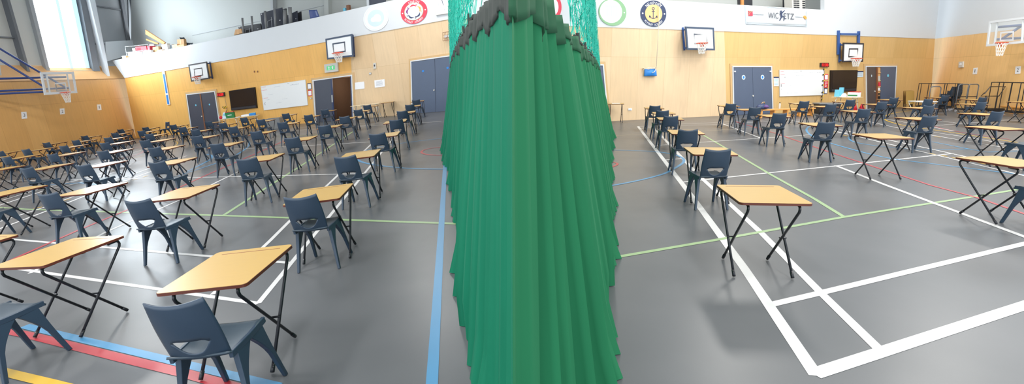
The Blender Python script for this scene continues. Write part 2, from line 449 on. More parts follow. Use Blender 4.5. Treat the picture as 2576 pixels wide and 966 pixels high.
# ---- white band, gallery front
def thick_poly(name, W, px, m, o0, o1):
    n = len(px); mb = MB()
    f = [W.P(x, y, o1) for x, y in px]; b = [p + W.N() * (o0 - o1) for p in f]
    mb.add(f + b, [tuple(range(n)), tuple(range(2 * n - 1, n - 1, -1))] + [(i, (i + 1) % n, n + (i + 1) % n, n + i) for i in range(n)])
    return struct(mb.build(name, m, world=True))
thick_poly('trim_1', WF, [(313.5, 196.3), (600, 146.6), (784, 112.1), (1345, 8.8), (1345, -80), (990, 0), (880, 24.8), (600, 88), (282.5, 152.8)], M['white_wall'], -0.18, 0.03)
thick_poly('trim_2', WR, [(1275, 60), (1500, 67.8), (1700, 74.6), (2020, 85.8), (2352, 97.4), (2366, -30), (2372, -90), (2074, -90), (2074, 25), (1874, 13), (1700, 2.5), (1275, -25)], M['white_wall'], -0.18, 0.02)
wall_poly('wall_right_upper', WS, [[(2352, 97.4), (2484.6, 82), (2650, 62), (2960, 24), (2990, -200), (2372, -90)]], M['white_wall'], 0.02)
# ---- gallery: back walls and deck
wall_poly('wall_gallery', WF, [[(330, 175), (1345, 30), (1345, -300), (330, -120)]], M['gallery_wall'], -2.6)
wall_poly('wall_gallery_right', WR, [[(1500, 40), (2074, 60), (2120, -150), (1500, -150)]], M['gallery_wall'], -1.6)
def deck():
    px = [(282.5, 152.8), (600, 88), (880, 24.8), (990, 0), (1345, -80)]
    mb = MB(); n = WF.N(); up = (FL_.M.to_3x3() @ Vector((0, 0, 1)))
    f = [WF.P(x, y, -0.05) - up * 0.02 for x, y in px]
    for a, b in zip(f, f[1:]): mb.hexa([a - up * .15, b - up * .15, b - n * 2.6 - up * .15, a - n * 2.6 - up * .15, a, b, b - n * 2.6, a - n * 2.6])
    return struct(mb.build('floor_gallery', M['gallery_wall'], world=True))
deck()
def trim_bar(name, W, px, m, o0, o1):
    mb = MB(); mb.gbox(quad(W, px, 0), 0, 0, 1, 1, o0, o1)
    return struct(mb.build(name, m, world=True))
trim_bar('trim_3', WF, [(383, 86), (583, 42), (583.5, 43.4), (383.5, 87.6)], M['steel_light'], -2.6, -2.56)
trim_bar('trim_4', WF, [(583, -30), (600, -30), (606, 84), (588, 88)], M['gallery_wall'], -2.6, -2.3)
trim_bar('trim_5', WF, [(598, -30), (605, -30), (609, 70), (604, 72)], M['steel_light'], -2.58, -2.28)
trim_bar('trim_6', WF, [(740, -30), (752, -30), (755, 50), (744, 54)], M['gallery_wall'], -2.6, -2.3)
trim_bar('trim_7', WF, [(610, 34), (742, 1), (742.4, 2.6), (610.4, 35.6)], M['steel_light'], -2.6, -2.57)

# ---- left side wall: sloped sill, recessed cladding, steels and the tall window
mb = MB(); mb.uv = None
a = [WL.P(-150, 208.5, 0), WL.P(314.5, 196.6, 0), WL.P(318, 166.5, -.55), WL.P(-150, 163, -.55)]
up = FL_.M.to_3x3() @ Vector((0, 0, 1))
mb.hexa([p - up * .05 for p in a] + a); struct(mb.build('sill_left', M['sill'], world=True))
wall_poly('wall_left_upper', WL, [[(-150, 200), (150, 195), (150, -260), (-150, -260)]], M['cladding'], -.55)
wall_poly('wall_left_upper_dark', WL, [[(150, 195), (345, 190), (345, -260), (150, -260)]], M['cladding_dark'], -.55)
wall_poly('wall_left_end', WL, [[(326, 130), (372, 130), (372, -260), (316, -260)]], M['white_wall'], -.50)
trim_bar('trim_8', WL, [(17.6, -60), (25.6, -60), (92.5, 178), (85.7, 178)], M['steel'], -.55, -.30)
trim_bar('trim_9', WL, [(-40, 84), (62, 91), (63, 94), (-40, 88)], M['steel'], -.55, -.42)
trim_bar('trim_10', WL, [(213, -20), (228, -20), (266, 178), (250, 177.5)], M['steel'], -.5, -.30)
trim_bar('trim_11', WL, [(226, -20), (240, -20), (281.5, 192.5), (275.5, 192.5)], M['white_wall'], -.32, -.10)
trim_bar('trim_12', WL, [(244, 8), (322, 21), (323, 24.5), (245, 11)], M['steel'], -.55, -.45)
trim_bar('trim_13', WL, [(262, 107), (288, 107.3), (288, 110), (262.5, 109.5)], M['steel'], -.55, -.45)
trim_bar('trim_14', WL, [(318, -20), (326, -20), (346, 104), (340, 106)], M['steel'], -.5, -.42)
trim_bar('trim_15', WL, [(343, -20), (352, -20), (367.5, 98), (361.5, 99)], M['steel'], -.5, -.38)
trim_bar('trim_16', WL, [(283, 103), (364, 98.5), (374, 128), (285, 153)], M['white_wall'], -.54, -.40)
trim_bar('trim_17', WL, [(-60, 164), (12, 164), (17, 196), (-60, 205)], M['cladding'], -.5, -.2)
# tall window: frame, panes, mullion, blind strip
win = thing('window_1', None, None, WL.P(195, 177, -.4)); win['kind'] = 'structure'
def win_part(name, px, m, o0, o1):
    b = MB(); b.gbox(quad(WL, px, 0), 0, 0, 1, 1, o0, o1); b.build(name, m, win, world=True)
win_part('jamb', [(86.6, -20), (97, -20), (145.3, 178), (136, 175)], M['steel_light'], -.52, -.36)
win_part('pane', [(97, -20), (157.4, -20), (200.5, 177), (145.3, 177.6)], M['glow'], -.5, -.48)
win_part('mullion', [(157.4, -20), (165, -20), (207.5, 177), (200, 177)], M['blind'], -.5, -.44)
win_part('pane', [(165, -20), (197.5, -20), (239, 177), (207.5, 177)], M['glow'], -.5, -.48)
win_part('blind_strip', [(197.3, -20), (209, -20), (249, 177), (238.7, 177)], M['blind'], -.5, -.46)
win_part('window_sill', [(143, 176.5), (251, 176), (252, 178.5), (144, 179.5)], M['steel_light'], -.5, -.33)

# ---- gallery openings
d = MB(); d.gbox(quad(WF, [(855, -20), (898, -20), (903, 24), (857, 33)], 0), 0, 0, 1, 1, -2.6, -2.55)
dr = struct(d.build('door_8', M['door_dark'], world=True))
trim_bar('trim_18', WF, [(849, -20), (855, -20), (858, 33), (852, 34)], M['frame_white'], -2.6, -2.5)
d = MB(); d.gbox(quad(WR, [(1928, -20), (1965, -20), (1965, 22), (1928, 20)], 0), 0, 0, 1, 1, -1.6, -1.55); struct(d.build('door_9', M['dark'], world=True))
trim_bar('trim_19', WR, [(1933.5, -20), (1940, -20), (1939.5, 20), (1933, 20)], M['timber'], -1.55, -1.48)
d = MB(); d.gbox(quad(WR, [(2046, -20), (2064, -20), (2064, 30), (2046, 29)], 0), 0, 0, 1, 1, -1.6, -1.55); struct(d.build('door_10', M['dark'], world=True))

# ================================================================ court markings (paint on the floor, one part per colour)
def chaikin(p, n=2):
    for _ in range(n):
        q = [p[0]]
        for a, b in zip(p, p[1:]): q += [a.lerp(b, .25), a.lerp(b, .75)]
        q.append(p[-1]); p = q
    return p
def paint(F, parent, name, m, lines, width, z):
    mb = MB()
    for ln in lines:
        w = width
        if isinstance(ln, dict): w, ln, sm = ln.get('w', width), ln['p'], ln.get('s', False)
        else: sm = False
        pts = [F.fl(*p) for p in ln]
        if sm: pts = chaikin(pts, 3)
        z += .00013; L, R = [], []
        for i, p in enumerate(pts):
            t = (pts[min(i + 1, len(pts) - 1)] - pts[max(i - 1, 0)]).normalized(); n = Vector((-t.y, t.x, 0))
            L.append(F.w(p + n * w / 2 + Vector((0, 0, z)))); R.append(F.w(p - n * w / 2 + Vector((0, 0, z))))
        b = len(mb.v); mb.v += L + R; k = len(pts)
        for i in range(k - 1): mb.f.append((b + i, b + i + 1, b + k + i + 1, b + k + i))
    return mb.build(name, m, parent, world=True)
paint(FL_, floor_l, 'white_court_line', M['l_white'], [
    [(-60, 661), (0, 670), (649.6, 763.6), (653, 759.5)], [(649.6, 763.6), (981.6, 357), (1012, 320)], [(535, 741), (679, 606), (736, 549), (850, 441), (962, 337)],
    [(-40, 596), (0, 599.5), (481, 641), (727, 661.5)], [(75, 688), (108, 670), (264, 585), (460, 500), (700, 383)],
    [(640, 373), (799, 365), (1000, 353.5)], [(0, 456), (310, 450), (621, 444), (904, 437), (935, 436)],
    {'w': .07, 'p': [(-20, 512), (82, 481), (200, 452), (330, 413)]}, {'w': .07, 'p': [(-20, 523), (120, 477), (200, 460), (330, 421)]},
    {'w': .07, 'p': [(-20, 583), (116, 531.7), (240, 483), (380, 431.5), (470, 402)]}, {'w': .07, 'p': [(-20, 564), (112, 521.6), (240, 474), (380, 422), (470, 392)]},
    {'w': .06, 'p': [(150, 438), (300, 395), (420, 358), (600, 318)]}, {'w': .06, 'p': [(60, 430), (250, 385), (420, 345)]},
    {'w': .06, 'p': [(520, 378), (620, 374), (690, 371)]}, {'w': .06, 'p': [(720, 330), (900, 318), (1110, 306)]}, {'w': .06, 'p': [(740, 322), (880, 313), (960, 309)]}], .055, .002)
paint(FL_, floor_l, 'green_court_line', M['l_green'], [[(-20, 521), (73, 527), (640, 545.2), (1175, 564)], [(564, 541), (660, 479), (774.5, 406), (888, 331)], [(700, 345), (857, 336), (889, 332)]], .07, .0025)
paint(FL_, floor_l, 'blue_court_line', M['l_blue'], [{'w': .075, 'p': [(1084.5, 1000), (1116.7, 466), (1121, 391), (1124, 340)]},
    {'w': .075, 'p': [(62, 820.6), (360, 891), (700, 973)]}, {'w': .07, 's': True, 'p': [(1125, 347), (1033, 357), (960, 368), (908, 382), (895, 397), (905, 407), (940, 415), (1002, 422.5), (1070, 425.5), (1145, 426)]},
    {'w': .07, 's': True, 'p': [(440, 445), (520, 419), (579, 399), (613, 379), (630, 364), (622, 352)]}, {'w': .07, 's': True, 'p': [(470, 432), (510, 412), (533, 400), (534, 391), (520, 388)]},
    {'w': .07, 'p': [(-20, 483), (60, 470), (200, 460), (300, 470)]}], .07, .003)
paint(FL_, floor_l, 'red_court_line', M['l_red'], [{'w': .085, 'p': [(0, 829), (83, 846), (300, 900), (466, 940), (560, 966), (640, 990)]}, {'w': .06, 'p': [(-20, 676), (0, 667), (198, 579), (380, 504), (510, 445), (670, 375), (720, 352)]},
    {'w': .06, 's': True, 'p': [(1125, 369.5), (1090, 372), (1066, 377), (1058, 383), (1068, 388.5), (1095, 391), (1130, 391)]}, {'w': .06, 's': True, 'p': [(300, 400), (345, 390), (365, 380), (362, 372), (340, 372)]}], .07, .0035)
paint(FL_, floor_l, 'yellow_court_line', M['l_yellow'], [{'w': .08, 'p': [(-60, 920), (0, 934), (124, 964), (250, 996)]}, {'w': .06, 's': True, 'p': [(434, 354), (446, 357), (447, 362), (440, 368)]},
    [(84, 525), (105.6, 521)], [(160, 505), (178.6, 500.6)], [(205, 491), (218, 487)], [(310, 460), (323, 458)], [(334, 453.5), (345, 451)], [(360, 446), (372, 442)],
    {'w': .05, 'p': [(280, 411), (360, 392), (420, 376)]}], .06, .004)
paint(FR_, floor_r, 'white_court_line', M['l_white'], [
    {'w': .085, 'p': [(2054, 946), (1870, 672), (1738, 491), (1605, 318)]}, {'w': .075, 'p': [(2213, 881), (2066, 738), (1916, 587), (1756, 440), (1697, 377), (1640, 317)]},
    {'w': .1, 'p': [(2046, 941.5), (2211, 888), (2576, 768.8), (3100, 598)]}, {'w': .075, 'p': [(1938, 767), (2065, 737), (2576, 613.5), (3100, 488)]},
    {'w': .06, 'p': [(1713, 459), (1900, 438.5), (2105, 417.5), (2392, 387)]}, {'w': .07, 'p': [(2102, 416.7), (2229, 466), (2330, 504), (2576, 595.4), (2950, 733)]},
    {'w': .05, 'p': [(1671.7, 403), (1719, 398.6)]}, {'w': .05, 'p': [(1643.8, 367), (1697.8, 363.2), (1760, 358.6), (1840, 353), (2030, 340), (2130, 333)]},
    {'w': .05, 'p': [(1605, 318), (1710, 316), (1808, 313.5), (1950, 304)]}, {'w': .05, 'p': [(1612, 323), (1715, 312), (1790, 309), (1990, 299)]},
    {'w': .06, 'p': [(1808.6, 308.3), (1913, 347.4)]}, {'w': .06, 'p': [(1967, 304.6), (2075, 324.3), (2139, 339), (2224, 360), (2336, 386), (2576, 442), (2640, 458)]},
    {'w': .06, 'p': [(1978, 300), (2120, 328), (2150, 334), (2336, 374), (2421, 392.7), (2576, 428), (2640, 443)]}, {'w': .05, 'p': [(2341, 332), (2430, 345), (2576, 371)]}, {'w': .05, 'p': [(2180, 305), (2336, 339), (2522, 371), (2576, 381)]},
    {'w': .05, 'p': [(2347, 302.5), (2410, 310)]}, {'w': .05, 'p': [(2347, 316.5), (2448, 309), (2541, 302.5)]}, {'w': .05, 'p': [(2230, 300), (2347, 320), (2400, 330)]}, {'w': .05, 'p': [(2420, 290), (2500, 298), (2576, 306)]}], .06, .002)
paint(FR_, floor_r, 'green_court_line', M['l_green'], [[(1525, 651.5), (1812, 602), (2123, 546.2), (2501, 486.7), (2576, 474), (3000, 403)], [(1762, 336), (1840, 381), (1940, 440), (2048, 500), (2123, 546)]], .06, .0025)
paint(FR_, floor_r, 'blue_court_line', M['l_blue'], [{'w': .06, 's': True, 'p': [(1525, 377.5), (1600, 379), (1656, 382), (1695, 388), (1716, 396), (1722, 404), (1716, 413), (1679, 434), (1660, 441), (1600, 456), (1520, 470.5)]},
    {'w': .06, 's': True, 'p': [(2036, 318), (2030, 322), (2028, 328), (2035, 338), (2062, 352), (2100, 364), (2226, 398.6), (2336, 411), (2474, 428), (2590, 442)]},
    {'w': .05, 's': True, 'p': [(2146, 338), (2136, 343), (2134, 348.6), (2146, 358), (2200, 367), (2262, 373), (2330, 378), (2437, 375)]}, {'w': .05, 'p': [(2345, 357), (2437, 375), (2485, 383), (2560, 380)]}], .06, .003)
paint(FR_, floor_r, 'red_court_line', M['l_red'], [{'w': .05, 'p': [(1850, 306), (1952, 336), (2087, 383), (2340, 466), (2460, 498), (2576, 538), (2640, 560)]}, {'w': .05, 's': True, 'p': [(1525, 407), (1545, 408), (1556, 412.5), (1545, 419), (1525, 424)]},
    {'w': .04, 's': True, 'p': [(2350, 318), (2380, 326), (2440, 337), (2540, 351)]}], .05, .0035)
paint(FR_, floor_r, 'yellow_court_line', M['l_yellow'], [{'w': .06, 's': True, 'p': [(2300, 277), (2260, 282), (2230, 289.4), (2221, 296), (2229, 304), (2269, 315.5), (2308, 321), (2390, 333), (2450, 342), (2600, 365)]},
    [(2090, 331), (2104, 333.5)], [(2120, 340), (2134, 343)], [(2338, 386), (2353, 389)], [(2368, 391), (2382, 394)], [(2394, 396.5), (2411, 400)], [(2426, 403), (2445, 407)], [(2462, 410), (2482, 414)], [(2499, 417), (2516, 420)], [(2541, 424), (2564, 428)], [(2350, 344), (2366, 346)]], .05, .004)
paint(FR_, floor_r, 'cream_court_line', M['l_cream'], [[(1560, 309), (1600, 307), (1840, 299), (1990, 292)], [(1530, 343), (1600, 338), (1840, 326), (2000, 312)], [(2100, 300), (2330, 276)]], .05, .0015)
# ================================================================ exam desk and chair
DW, DD, DH = 0.58, 0.74, 0.71
def rrect(w, d, r, n=5):
    out = []
    for cx, cy, a0 in ((w / 2 - r, d / 2 - r, 0), (-w / 2 + r, d / 2 - r, PI / 2), (-w / 2 + r, -d / 2 + r, PI), (w / 2 - r, -d / 2 + r, 1.5 * PI)):
        for i in range(n + 1):
            a = a0 + PI / 2 * i / n; out.append((cx + r * math.cos(a), cy + r * math.sin(a)))
    return out
def slab(mb, outl, z0, z1):
    n = len(outl)
    mb.add([(x, y, z0) for x, y in outl] + [(x, y, z1) for x, y in outl], [tuple(range(n))[::-1], tuple(range(n, 2 * n))] + [(i, (i + 1) % n, n + (i + 1) % n, n + i) for i in range(n)])
def make_desk(name, top_m, leg_m, edge_m, label=None, cat=None):
    t = thing(name, label, cat, (0, 0, 0))
    mb = MB(); slab(mb, rrect(DW - .006, DD - .006, .035), DH - .018, DH); top = mb.build('tabletop', top_m, t)
    mb = MB(); o1 = rrect(DW, DD, .038); o2 = rrect(DW - .008, DD - .008, .034); n = len(o1)
    mb.add([(x, y, DH - .021) for x, y in o1] + [(x, y, DH - .0015) for x, y in o1] + [(x, y, DH - .0015) for x, y in o2] + [(x, y, DH - .021) for x, y in o2],
           [(e * n + i, e * n + (i + 1) % n, ((e + 1) % 4) * n + (i + 1) % n, ((e + 1) % 4) * n + i) for e in range(4) for i in range(n)])
    mb.build('edge_band', edge_m, t)
    mb = MB(); slab(mb, [(x, y + DD / 2 - .075) for x, y in rrect(.44, .008, .0035, 3)], DH - .004, DH + .0008); mb.build('pen_groove', M['groove'], t)
    for sx in (-1, 1):
        for sy in (-1, 1):     # each leg starts under one edge and crosses to the other side
            x = sx * (DW / 2 - (.045 if sy > 0 else .085)); mb = MB()
            y0 = sy * (DD / 2 - .15); ye = sy * (DD / 2 - .045); yf = -sy * (DD / 2 - .125)
            zt = DH - .034
            pts = [(x, y0, zt), (x, ye - sy * .03, zt), (x, ye - sy * .006, zt - .008), (x, ye, zt - .03), (x, ye - sy * .008, zt - .055), (x, yf + sy * .022, .035)]
            mb.tube(pts, .0115, 10)
            e = Vector(pts[-1]); dv = (e - Vector(pts[-2])).normalized()
            mb.tube([e - dv * .03, e + dv * .028], .0145, 10)
            lg = mb.build('leg', leg_m, t, smooth=True)
            if sy > 0:
                b2 = MB(); b2.tube([(x + .012 * sx, 0, .302), (x - .05 * sx, 0, .302)], .008, 8); b2.build('pivot', leg_m, lg)
    mb = MB(); mb.box((0, .0, DH - .028), (DW - .1, .03, .018)); mb.build('cross_rail', leg_m, t)
    return t

def make_chair(name, label=None, cat=None):
    t = thing(name, label, cat, (0, 0, 0))
    SY = 1.06                                    # depth of the shell
    # back shell with a smile-shaped hand hole ; front of chair is +y
    def bpos(x, z):       # x across -1..1, z height above seat 0..1
        hw = .172 - .010 * z + .010 * math.sin(PI * z)
        top = .372 + .022 * x * x
        h = z * top
        y = -.20 * SY - .095 * z * SY + .028 * x * x - .02 * math.sin(PI * z) * (1 - x * x)
        return Vector((x * hw, y, .435 + h))
    mb = MB(); nx = 24
    xs = [-1 + 2 * i / nx for i in range(nx + 1)]
    def hole(x):
        k = abs(x) / .60
        if k >= 1: return .32, .32
        return .33 - .225 * (1 - k ** 2.4), .31 + .06 * (1 - k ** 6)
    nb, ntp = 5, 9
    def row(x, j):
        b_, t_ = hole(x)
        if b_ > t_ - .001: b_ = t_ = .32
        if j <= nb: return bpos(x, b_ * j / nb)
        return bpos(x, t_ + (1 - t_) * (j - nb - 1) / ntp)
    N = nb + ntp + 2
    for j in range(N):
        for x in xs: mb.v.append(row(x, j))
    for j in range(N - 1):
        if j == nb: continue
        for i in range(nx):
            a = j * (nx + 1) + i; mb.f.append((a, a + 1, a + nx + 2, a + nx + 1))
    # sides of the hole: weld closed where the rows meet
    back = mb.build('backrest', M['chair'], t, smooth=True, weld=True, solid=.009)
    # seat
    def spos(u, v):
        x = (u - .5) * 2; hw = .178 + .010 * math.sin(PI * v); yy = -.21 * SY + .41 * SY * v
        z = .437 + .018 * v - .014 * math.sin(PI * v) * (1 - x * x * .6) + .006 * x * x
        if v > .86: z -= .9 * (v - .86) ** 2 * 2.2
        if v < .12: z += (.12 - v) ** 2 * 1.2
        return (x * hw, yy, z)
    mb = MB(); mb.grid(spos, 14, 16); mb.build('seat', M['chair_seat'], t, smooth=True, solid=.014)
    # four tapering moulded legs, a pair makes an arch at each side
    for sx in (-1, 1):
        for sy in (-1, 1):
            mb = MB(); pts = []; ws = []
            xt, xb = sx * .166, sx * (.212 if sy < 0 else .2)
            yt = .112 * SY * sy; yb = (.235 if sy > 0 else -.20) * SY
            for k in range(9):
                q = k / 8; z = .428 * (1 - q)
                x = xt + (xb - xt) * q; y = yt + (yb - yt) * q
                wy = .056 * max(0, 1 - q * 1.9) ** 1.7 + .024 - .008 * q; wx = .019 - .006 * q
                pts.append((x, y - sy * .056 * max(0, 1 - q * 1.9) ** 1.7 * .8, max(z, .002))); ws.append(((wx, 0, 0), (0, wy, 0)))
            mb.sweep(pts, ws); mb.build('leg', M['chair'], t, bevel=.005)
        mb = MB(); mb.sweep([(sx * .172, -.19 * SY, .432), (sx * .178, 0, .436), (sx * .172, .19 * SY, .44)], [((.012, 0, 0), (0, 0, .02))] * 3)
        mb.build('seat_rail', M['chair'], t, bevel=.004)
    return t

ORD = ['first', 'second', 'third', 'fourth', 'fifth', 'sixth', 'seventh', 'eighth', 'ninth']
def put(o, F, x, y, z=0.0, yaw=0.0, extra=None):
    m = F.M @ Matrix.Translation((x, y, z)) @ Matrix.Rotation(yaw, 4, 'Z')
    if extra: m = m @ extra
    o.matrix_world = m

desk0 = make_desk('exam_desk', M['laminate'], M['black_steel'], M['edge']); chair0 = make_chair('plastic_chair')
_used = {'d': False, 'c': False}
def new_desk():
    if not _used['d']: _used['d'] = True; return desk0
    return copy_tree(desk0)
def new_chair():
    if not _used['c']: _used['c'] = True; return chair0
    return copy_tree(chair0)

# left desks: name: (FRx,FRy,BRx,BRy), chair: (TLx,TLy,TRx,TRy)
LCOLS=[
[('A',(636.7,719.6,721.8,611),(359.7,766.2,499.5,782.8)),('C',(857,503,887,457),(730.6,481.5,810.8,481.5)),('h8',(932.4,396,966.2,371.2),(834,397.5,897.2,396)),('h7',(997.2,342,1008.6,328.5),(916.5,340.2,962.3,338.1)),('h6',(1016.6,306.8,1027.2,297.5),(977.5,306,1014.8,302.1)),('h5',(1040,283.5,1048.8,276.5),(991.8,282.7,1025.2,280)),('h4',(1053.9,267.2,1061.7,262),(1016.3,265.2,1043.8,263.6)),('h3',(1063.2,254.8,1070.2,250.6),(1034,254.3,1058.1,251.6))],
[('B',(132,670.5,292.4,591),None),('i2',(484,497,544.5,461.7),(321.3,505.6,374.1,507.6)),('f8',(681.5,403.2,716.4,383),(614.4,393.9,661,390.3)),('g4',(777.6,352.9,800.2,338.9),(718.6,344.6,751.2,342)),('g6',(849,320.3,862.6,311),(803.7,315.6,835.9,312)),('g7',(887,298,899.5,291.5),(853,293.9,880.9,291.5)),('h2',(923.5,280,933.6,274.2),(887.8,277.3,913.9,274.5)),('h1',(945.2,267.6,953.8,263.6),(910.3,266.7,932,265.6))],
[('front3',(-140,660,2,590),'none'),('d19',(232.8,487.5,311.2,457.6),(99.4,490.6,129.7,493.7)),('e6',(447.1,412.5,493,394.2),(384.3,405.4,417.6,404.3)),('f5',(583.7,366.6,613.2,353.9),(533.7,359.3,562.7,357.3)),('f7',(675.3,335.2,696.2,325.9),(633,329.8,658.2,327.5)),('g2',(740.4,310.9,757.5,305),(693.9,309.6,718,308)),('g3',(796.3,293.4,807.1,288),(764.9,290.6,786.6,288.3)),('g5',(838.2,278.3,848.8,274.8),(810.2,275.1,828.6,274))],
[('d10',(23.3,492.4,99.4,466.5),None),('d18',(263.9,419.6,313.5,402.5),(199.4,415.7,228,413.4)),('e5',(428.5,375.6,462.7,363.6),(381.9,369.4,403.7,367.8)),('e10',(527.9,346.4,552.6,337.5),(486.7,342.2,508.5,339.9)),('f4',(608.5,322.8,627.1,316.6),(577.5,319.7,597.3,317.4)),('f6',(676.8,304.9,693.9,298.7),(647.6,301.8,664.7,300)),('g1',(737.3,288.7,748.9,285.2),(710.6,285.6,727.6,284.5))],
[('d9',(124.2,425.5,172.4,410.2),(68.4,419.8,94.5,417.6)),('d17',(294,384.6,331.4,372.2),(253.8,376.9,277.8,375.3)),('e4',(412.2,354.6,440.9,346.4),(354,354.6,372.6,353.9)),('e9',(512.4,330.2,533.3,323.9),(483.6,326.7,502.3,325.1)),('f2',(582,313.2,597.6,307.6),(551.8,310.4,568.9,308.8)),('f3',(632.6,299.5,647.3,294.5),(605,297.6,620.2,296))],
[('d8',(3,429,48.1,418),None),('d7',(172.4,391.6,209.5,380),(128.5,387,146.7,386.3)),('d16',(304.2,361.3,336,353),(249,362.3,267,361)),('e3',(399,341.4,420.7,334.9),(368.7,337.5,385.8,335.2)),('e8',(479.8,323.3,497.6,317.7),(451,321.2,465,319.7)),('f1',(551.8,308,564.3,303.4),(517,307.3,531,305.7))],
[('d3',(62,397.8,94.7,388.5),(20.2,394,32.6,393.2)),('d6',(189.3,370.7,215,363),(157.3,367.2,172.4,366)),('d15',(293.4,349.4,321.3,343.2),(267,345.8,282.5,344.7)),('e2',(381.1,332.1,404.4,325.9),(347,331.8,360.2,330.2)),('e7',(456.5,316.6,474.8,312.7),(426.2,316.1,440.6,314.3))],
[('d2',(-4,399,17.9,393.2),None),('d4',(109.5,376.4,138.2,369.9),(56.7,379.5,68,378)),('d12',(216.5,355.9,239,350),(187.5,353.1,201,352.3)),('d14',(304.2,338,328.3,333),(285.3,335,297.2,333.7)),('e1',(385,322.8,402,319.4),(362.5,320.9,373.4,319.7))],
[('d1',(33.4,383.9,61.3,376.4),(1.9,380.4,14,379.3)),('d5',(140.5,362.4,163.8,356.2),(112.6,360,124.5,359)),('d11',(232,345,253.8,340),(210,341.6,220.4,340.8)),('d13',(316.6,328.7,335.3,324.8),(297.2,326.7,308.1,325.6))],
]
# right desks: (FLx,FLy,BLx,BLy)
RCOLS=[
[('r1f',(1852.8,511,1808.5,463.3),None),('r1e',(1743.5,389.9,1719.2,368.8),(1769.2,371.6,1826.4,366.6)),('r1d',(1692.8,337.1,1675.1,326),(1705.3,324.5,1749.6,322.6)),('r1c',(1659.6,301.2,1649.4,294.8),(1671.7,293.9,1704.7,292.4)),('r1b',(1645.6,285.5,1638.6,282.2),(1652.2,278.8,1681.4,278)),('r1a',(1625.2,272.9,1618.6,270),(1638.6,267.3,1662.4,266.7))],
[('r5f',(2533.5,420.2,2421.7,394.5),None),('r4f',(2200.3,349.1,2150.9,335.6),None),('r3e',(2042,316.9,2010.9,308.1),(2057.8,305.7,2091.9,304.2)),('r2c',(1927.5,294.7,1906.5,287.4),(1946.5,284,1971.7,283.1)),('r2b',(1866.4,278,1851.5,273.2),(1886.9,271,1908.9,268.8)),('r2a',(1815.2,267.6,1805.5,264.5),(1827.8,261.3,1848.7,260.7))],
[('r5d',(2504.6,327.6,2440.7,317),(2559.6,317.4,2582,316)),('r4e',(2295.3,301,2257.1,295.4),(2317.7,291.9,2347.1,290.4)),('r3d',(2143.5,281.9,2118,277.8),(2164.6,275,2181.2,273.1)),('r3b',(2058.8,269.4,2039.7,266),(2082,263.2,2100.7,262.5)),('r3a',(2000,261.4,1985.7,258.8),(2014,255.4,2031.2,255))],
[('r5c',(2460.8,290,2419.3,283.8),(2490.7,280.5,2512.6,279.2)),('r4d',(2301.9,273.6,2274.5,269.3),(2323.3,265.6,2341,264.7)),('r4b',(2192.9,264.3,2170.9,260.6),(2207.8,257.4,2224,255.9)),('r3c',(2112.8,257.6,2097,255),(2132.3,251.7,2149.1,251.7))],
[('r5b',(2436.6,264.3,2412,260.6),(2455.2,257.8,2473.5,256.5)),('r4c',(2312.1,256.5,2290.1,253.1),(2328.9,250.7,2343.8,249.9)),('r4a',(2225.5,252.2,2210.6,249.4),(2241.3,246.2,2254.7,246))],
[('r5e',(2576,258.7,2539.5,255),None),('r5a',(2439.4,251.8,2415.2,248.8),(2469.2,246.2,2483.2,246)),('r4g',(2351.2,246.6,2330.7,243.8),(2371.7,241.4,2382.9,240))],
]


HALF = {-1: ('left', 'left of the green curtain'), 1: ('right', 'right of the green curtain')}
DPOS = {}
def tree_geo(o, M0=Matrix()):
    vs, fs = [], []
    def rec(x, m):
        if x.type == 'MESH':
            b = len(vs); vs.extend(m @ v.co for v in x.data.vertices); fs.extend(tuple(b + i for i in p.vertices) for p in x.data.polygons)
        for c in x.children: rec(c, m @ c.matrix_basis)
    rec(o, M0); return vs, fs
DGEO, CGEO = tree_geo(desk0), tree_geo(chair0)
DBVH = BVHTree.FromPolygons(*DGEO)
NUDGE = sorted(((a, b) for a in (-.12, -.09, -.06, -.03, 0, .03, .06, .09, .12) for b in (-.24, -.2, -.16, -.12, -.08, -.04, 0, .04, .08, .12)), key=lambda k: abs(k[0]) * 2.2 + abs(k[1]))
def clear_spot(x, y, yaw, X, Y, cy):
    c, s_ = math.cos(yaw), math.sin(yaw)
    for a, b in NUDGE:
        wx, wy = X + a * c - b * s_, Y + a * s_ + b * c
        m = (Matrix.Translation((x, y, 0)) @ Matrix.Rotation(yaw, 4, 'Z')).inverted() @ Matrix.Translation((wx, wy, 0)) @ Matrix.Rotation(cy, 4, 'Z')
        if not DBVH.overlap(BVHTree.FromPolygons([m @ v for v in CGEO[0]], CGEO[1])): return wx, wy
    return X, Y
